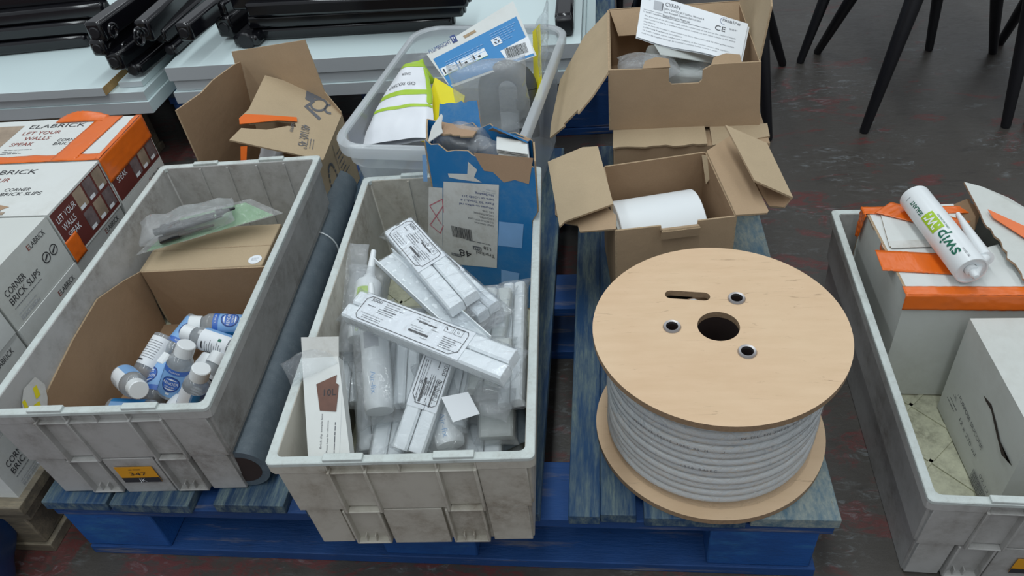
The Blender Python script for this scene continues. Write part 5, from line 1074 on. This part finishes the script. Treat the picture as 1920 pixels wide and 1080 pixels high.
m = MB(); f4 = fr.p(*g2(452, 270), -.006); m.prism([f4, f4+V((.014, 0, 0)), f4+V((.006, -.012, -.03)), f4+V((-.008, -.010, -.034))], .001, 'orange'); m.build('tape_tail', oc)
m = MB(); fs_ = Frame((xr-.0055, yf_, PH+.002), (0.028, 1, 0), (0, 0, 1)); lifts = .0009
for i in range(20):
    a_ = 2*PI*i/20; m.rect(fs_, .075+.030*math.cos(a_)*.7-.004, .085+.040*math.sin(a_)-.003, .075+.030*math.cos(a_)*.7+.004, .085+.040*math.sin(a_)+.003, 'grey_ink', lifts, a_+PI/2)
m.poly(fs_, [(.045, .030), (.075, .022), (.070, .055), (.058, .060)], 'grey_ink', lifts); m.lines(fs_, .125, .12, .05, 6, .012, 'grey_ink', .003, 7, lifts); m.rect(fs_, .115, .03, .1165, .15, 'grey_ink', lifts)
m.build('side_print', oc)
o = loose_bag('pale bag inside the printed carton, under its torn flap', AZ(490, 292, .27), AZ(528, 292, .27), (0, -.4, 1), .05, .03, 93, 'white_bag')
# ------------------------------------------------------------------ white table tops stacked on the back pallets
def board(lab, x0_, x1_, y0_, y1_, z0_, z1_, chip=None, grp='white table tops on the back pallets'):
    t = thing('white_board', lab, 'board', ((x0_+x1_)/2, (y0_+y1_)/2, z0_), grp); m = MB(); m.box(x0_, y0_, z0_, x1_, y1_, z1_, 'melamine'); m.build('panel', t, .001)
    m = MB(); m.box(x0_, y0_-.0008, z0_+.0005, x1_, y0_-.0001, z1_-.0006, 'melamine_edge'); m.build('edging', t)
    if chip: m = MB(); m.box(x1_, y0_+.0005, z0_+.001, x1_+.0012, y1_, z1_-.0005, 'chipboard'); m.build('bare_edge', t)
board('top white board of the wide stack behind the tub', -.912, .228, 1.250, 2.05, .272, .311)
board('middle white board of the wide stack behind the tub', -.905, .236, 1.256, 2.05, .2395, .2715)
board('bottom white board of the wide stack behind the tub', -.915, .262, 1.248, 2.05, .2045, .239)
board('top white board of the far left stack, bare chipboard end showing', -2.2, -1.075, 1.190, 2.0, .268, .292, True)
board('second white board of the far left stack', -2.2, -.972, 1.205, 2.0, .240, .2675)
board('bottom white board of the far left stack', -2.2, -.966, 1.200, 2.0, .2045, .2395)
board('short white board on the far left stack beneath the black legs', -1.055, -.985, 1.235, 2.0, .268, .285)
# ------------------------------------------------------------------ glossy black table legs and rails lying on the boards
def bar(parent, name, A, B, wd_, ht_, mat='black_gloss', bev=.008, up=(0, 0, 1)):
    f_ = frame_ab(A, B, up); m = MB(f_.m()); L = (B-A).length; m.box(0, -wd_/2, -ht_/2, L, wd_/2, ht_/2, mat); return m.build(name, parent, bev)
def scroll(parent, c_, r_, ax_, turns=1.4):
    m = MB(); m.tube([c_+V((0, 1, 0))*(r_*(1-.5*i/30)*math.cos(2*PI*turns*i/30)*ax_)+V((0, 0, 1))*(r_*(1-.5*i/30)*math.sin(2*PI*turns*i/30)) for i in range(31)], .004, 'black_gloss', 8); m.build('scroll', parent)
def legframe(label, pts, scr=()):
    A = pts[0][0]; t = thing('table_leg_frame', label, 'table leg', A, 'glossy black table leg frames')
    for A, B, w_, h_ in pts:
        bar(t, 'leg', A, B, w_, h_); d_ = (B-A).normalized()
        m = MB(); m.tube([A-d_*.004, A+d_*.004], [w_*.30, w_*.34], 'black_satin', 14); m.build('foot_pad', t, .002)
    for c_, r_ in scr: scroll(t, c_, r_, 1)
    return t
Z_ = lambda px, py, z: AZ(px, py, z)
legframe('black glossy leg frame pointing forwards at the right end of the far left boards',
  [(Z_(178, 62, .425), Z_(345, -60, .425), .050, .055), (Z_(183, 92, .385), Z_(370, -50, .385), .045, .045), (Z_(214, 117, .345), Z_(430, -50, .345), .048, .050), (Z_(250, 132, .308), Z_(455, -40, .308), .050, .030)],
  [(Z_(213, 58, .43), .020), (Z_(236, 92, .36), .018), (Z_(262, 70, .40), .026)])
t_ = legframe('black glossy leg frame in the middle, its round foot above the gap between the stacks',
  [(Z_(318, 95, .328), Z_(470, -40, .328), .040, .026), (Z_(300, 70, .365), Z_(450, -60, .365), .040, .040), (Z_(345, 62, .40), Z_(470, -40, .40), .045, .050), (Z_(270, 60, .40), Z_(400, -60, .40), .045, .060)])
legframe('black glossy hollow-ended leg frame on the left end of the wide white stack',
  [(Z_(420, 52, .350), Z_(505, -20, .350), .050, .060), (Z_(408, 22, .39), Z_(500, -40, .39), .055, .050), (Z_(460, 78, .330), Z_(520, 20, .330), .075, .030)])
for i, (a_, b_, w_, h_, lb) in enumerate([((-60, 95, .312), (168, 72, .312), .045, .036, 'lowest long black rail on the far left boards'), ((-60, 68, .350), (176, 45, .350), .05, .040, 'second long black rail from the bottom on the far left boards'),
     ((-60, 40, .390), (200, 14, .390), .05, .040, 'third long black rail on the far left boards'), ((-60, 8, .425), (240, -22, .425), .06, .040, 'top long black rail on the far left boards'),
     ((465, 60, .329), (850, 36, .329), .06, .034, 'front lowest black rail across the wide white stack'), ((470, 38, .365), (870, 14, .365), .05, .036, 'second black rail across the wide white stack'),
     ((470, 12, .405), (880, -8, .405), .07, .040, 'third black rail across the wide white stack'), ((440, -8, .430), (880, -28, .430), .07, .060, 'rear tall black rail across the wide white stack')]):
    A, B = Z_(*a_), Z_(*b_); t = thing('table_rail', 'glossy black metal: '+lb, 'table rail', A, 'black rails on the white boards'); bar(t, 'rail', A, B, w_, h_)
    m = MB(); d_ = (B-A).normalized(); m.tube([B-d_*.002, B+d_*.004], [h_*.42, h_*.38], 'black_satin', 12); m.build('end_plug', t)
t = thing('table_rail', 'single black leg end standing off at the right end of the wide white stack', 'table leg', Z_(1058, 50, .335), 'glossy black table leg frames')
bar(t, 'leg', Z_(1058, 44, .337), Z_(1064, -60, .337), .048, .05); bar(t, 'rubber_foot', Z_(1058, 52, .337), Z_(1058, 44, .337), .044, .046, 'black_satin', .006)
# ------------------------------------------------------------------ black chairs standing behind on the floor
def chair(label, feet, cx, cyy, hw=.20, hd=.20):
    t = thing('dining_chair', label, 'chair', (cx, cyy, 0), 'black-legged chairs behind the pallet')
    sg = [(-1, -1), (1, -1), (1, 1), (-1, 1)]
    for (fx, fy), (a, b_) in zip(feet, sg):
        m = MB(); m.tube([V((fx, fy, 0)), V((fx, fy, .004)), V((cx+a*hw*.62, cyy+b_*hd*.62, .44))], [.0105, .012, .025], 'black_satin', 14); m.build('leg', t)
    m = MB(Matrix.Translation((cx, cyy, 0))); n = 24
    shell([[(p[0], p[1], p[2]) for p in rrect(hw*.9, hd*.9, .07, .438)], rrect(hw, hd, .08, .450), rrect(hw*1.02, hd*1.02, .08, .475), rrect(hw*.9, hd*.9, .08, .490), rrect(.01, .01, .008, .492)], 'black_satin', 'seat', t, Matrix.Translation((cx, cyy, 0)), True)
    m = MB(Matrix.Translation((cx, cyy+hd, 0))); m.grid(lambda u, v: ((u-.5)*2*hw*(1-.15*v), .02+.05*v-.06*(1-(2*u-1)**2)*0+.04*(2*u-1)**2*-1, .50+.36*v), 14, 8, 'black_satin'); m.build('backrest', t, 0, 60, .02)
    return t
chair('black chair whose four splayed legs stand right of the open cartons', [(.981, 1.28), (1.335, 1.276), (1.463, 1.712), (.964, 1.781)], 1.20, 1.50)
chair('black chair partly hidden behind the open fan carton, one leg right beside it', [(.36, 1.24), (.727, 1.262), (.844, 1.71), (.37, 1.74)], .54, 1.50)
chair('black chair further back, its strongly slanted front leg seen between nearer chairs', [(.90, 1.722), (1.294, 1.759), (1.40, 2.22), (.817, 2.161)], 1.16, 1.97)
chair('black chair at the far right edge, front leg close to the neighbouring chair leg', [(1.395, 1.285), (1.80, 1.29), (1.86, 1.74), (1.505, 1.772)], 1.66, 1.52)
chair('black chair far behind the tub and fan carton, only leg ends showing', [(.345, 2.25), (.395, 2.235), (.62, 2.65), (.36, 2.65)], .47, 2.47)
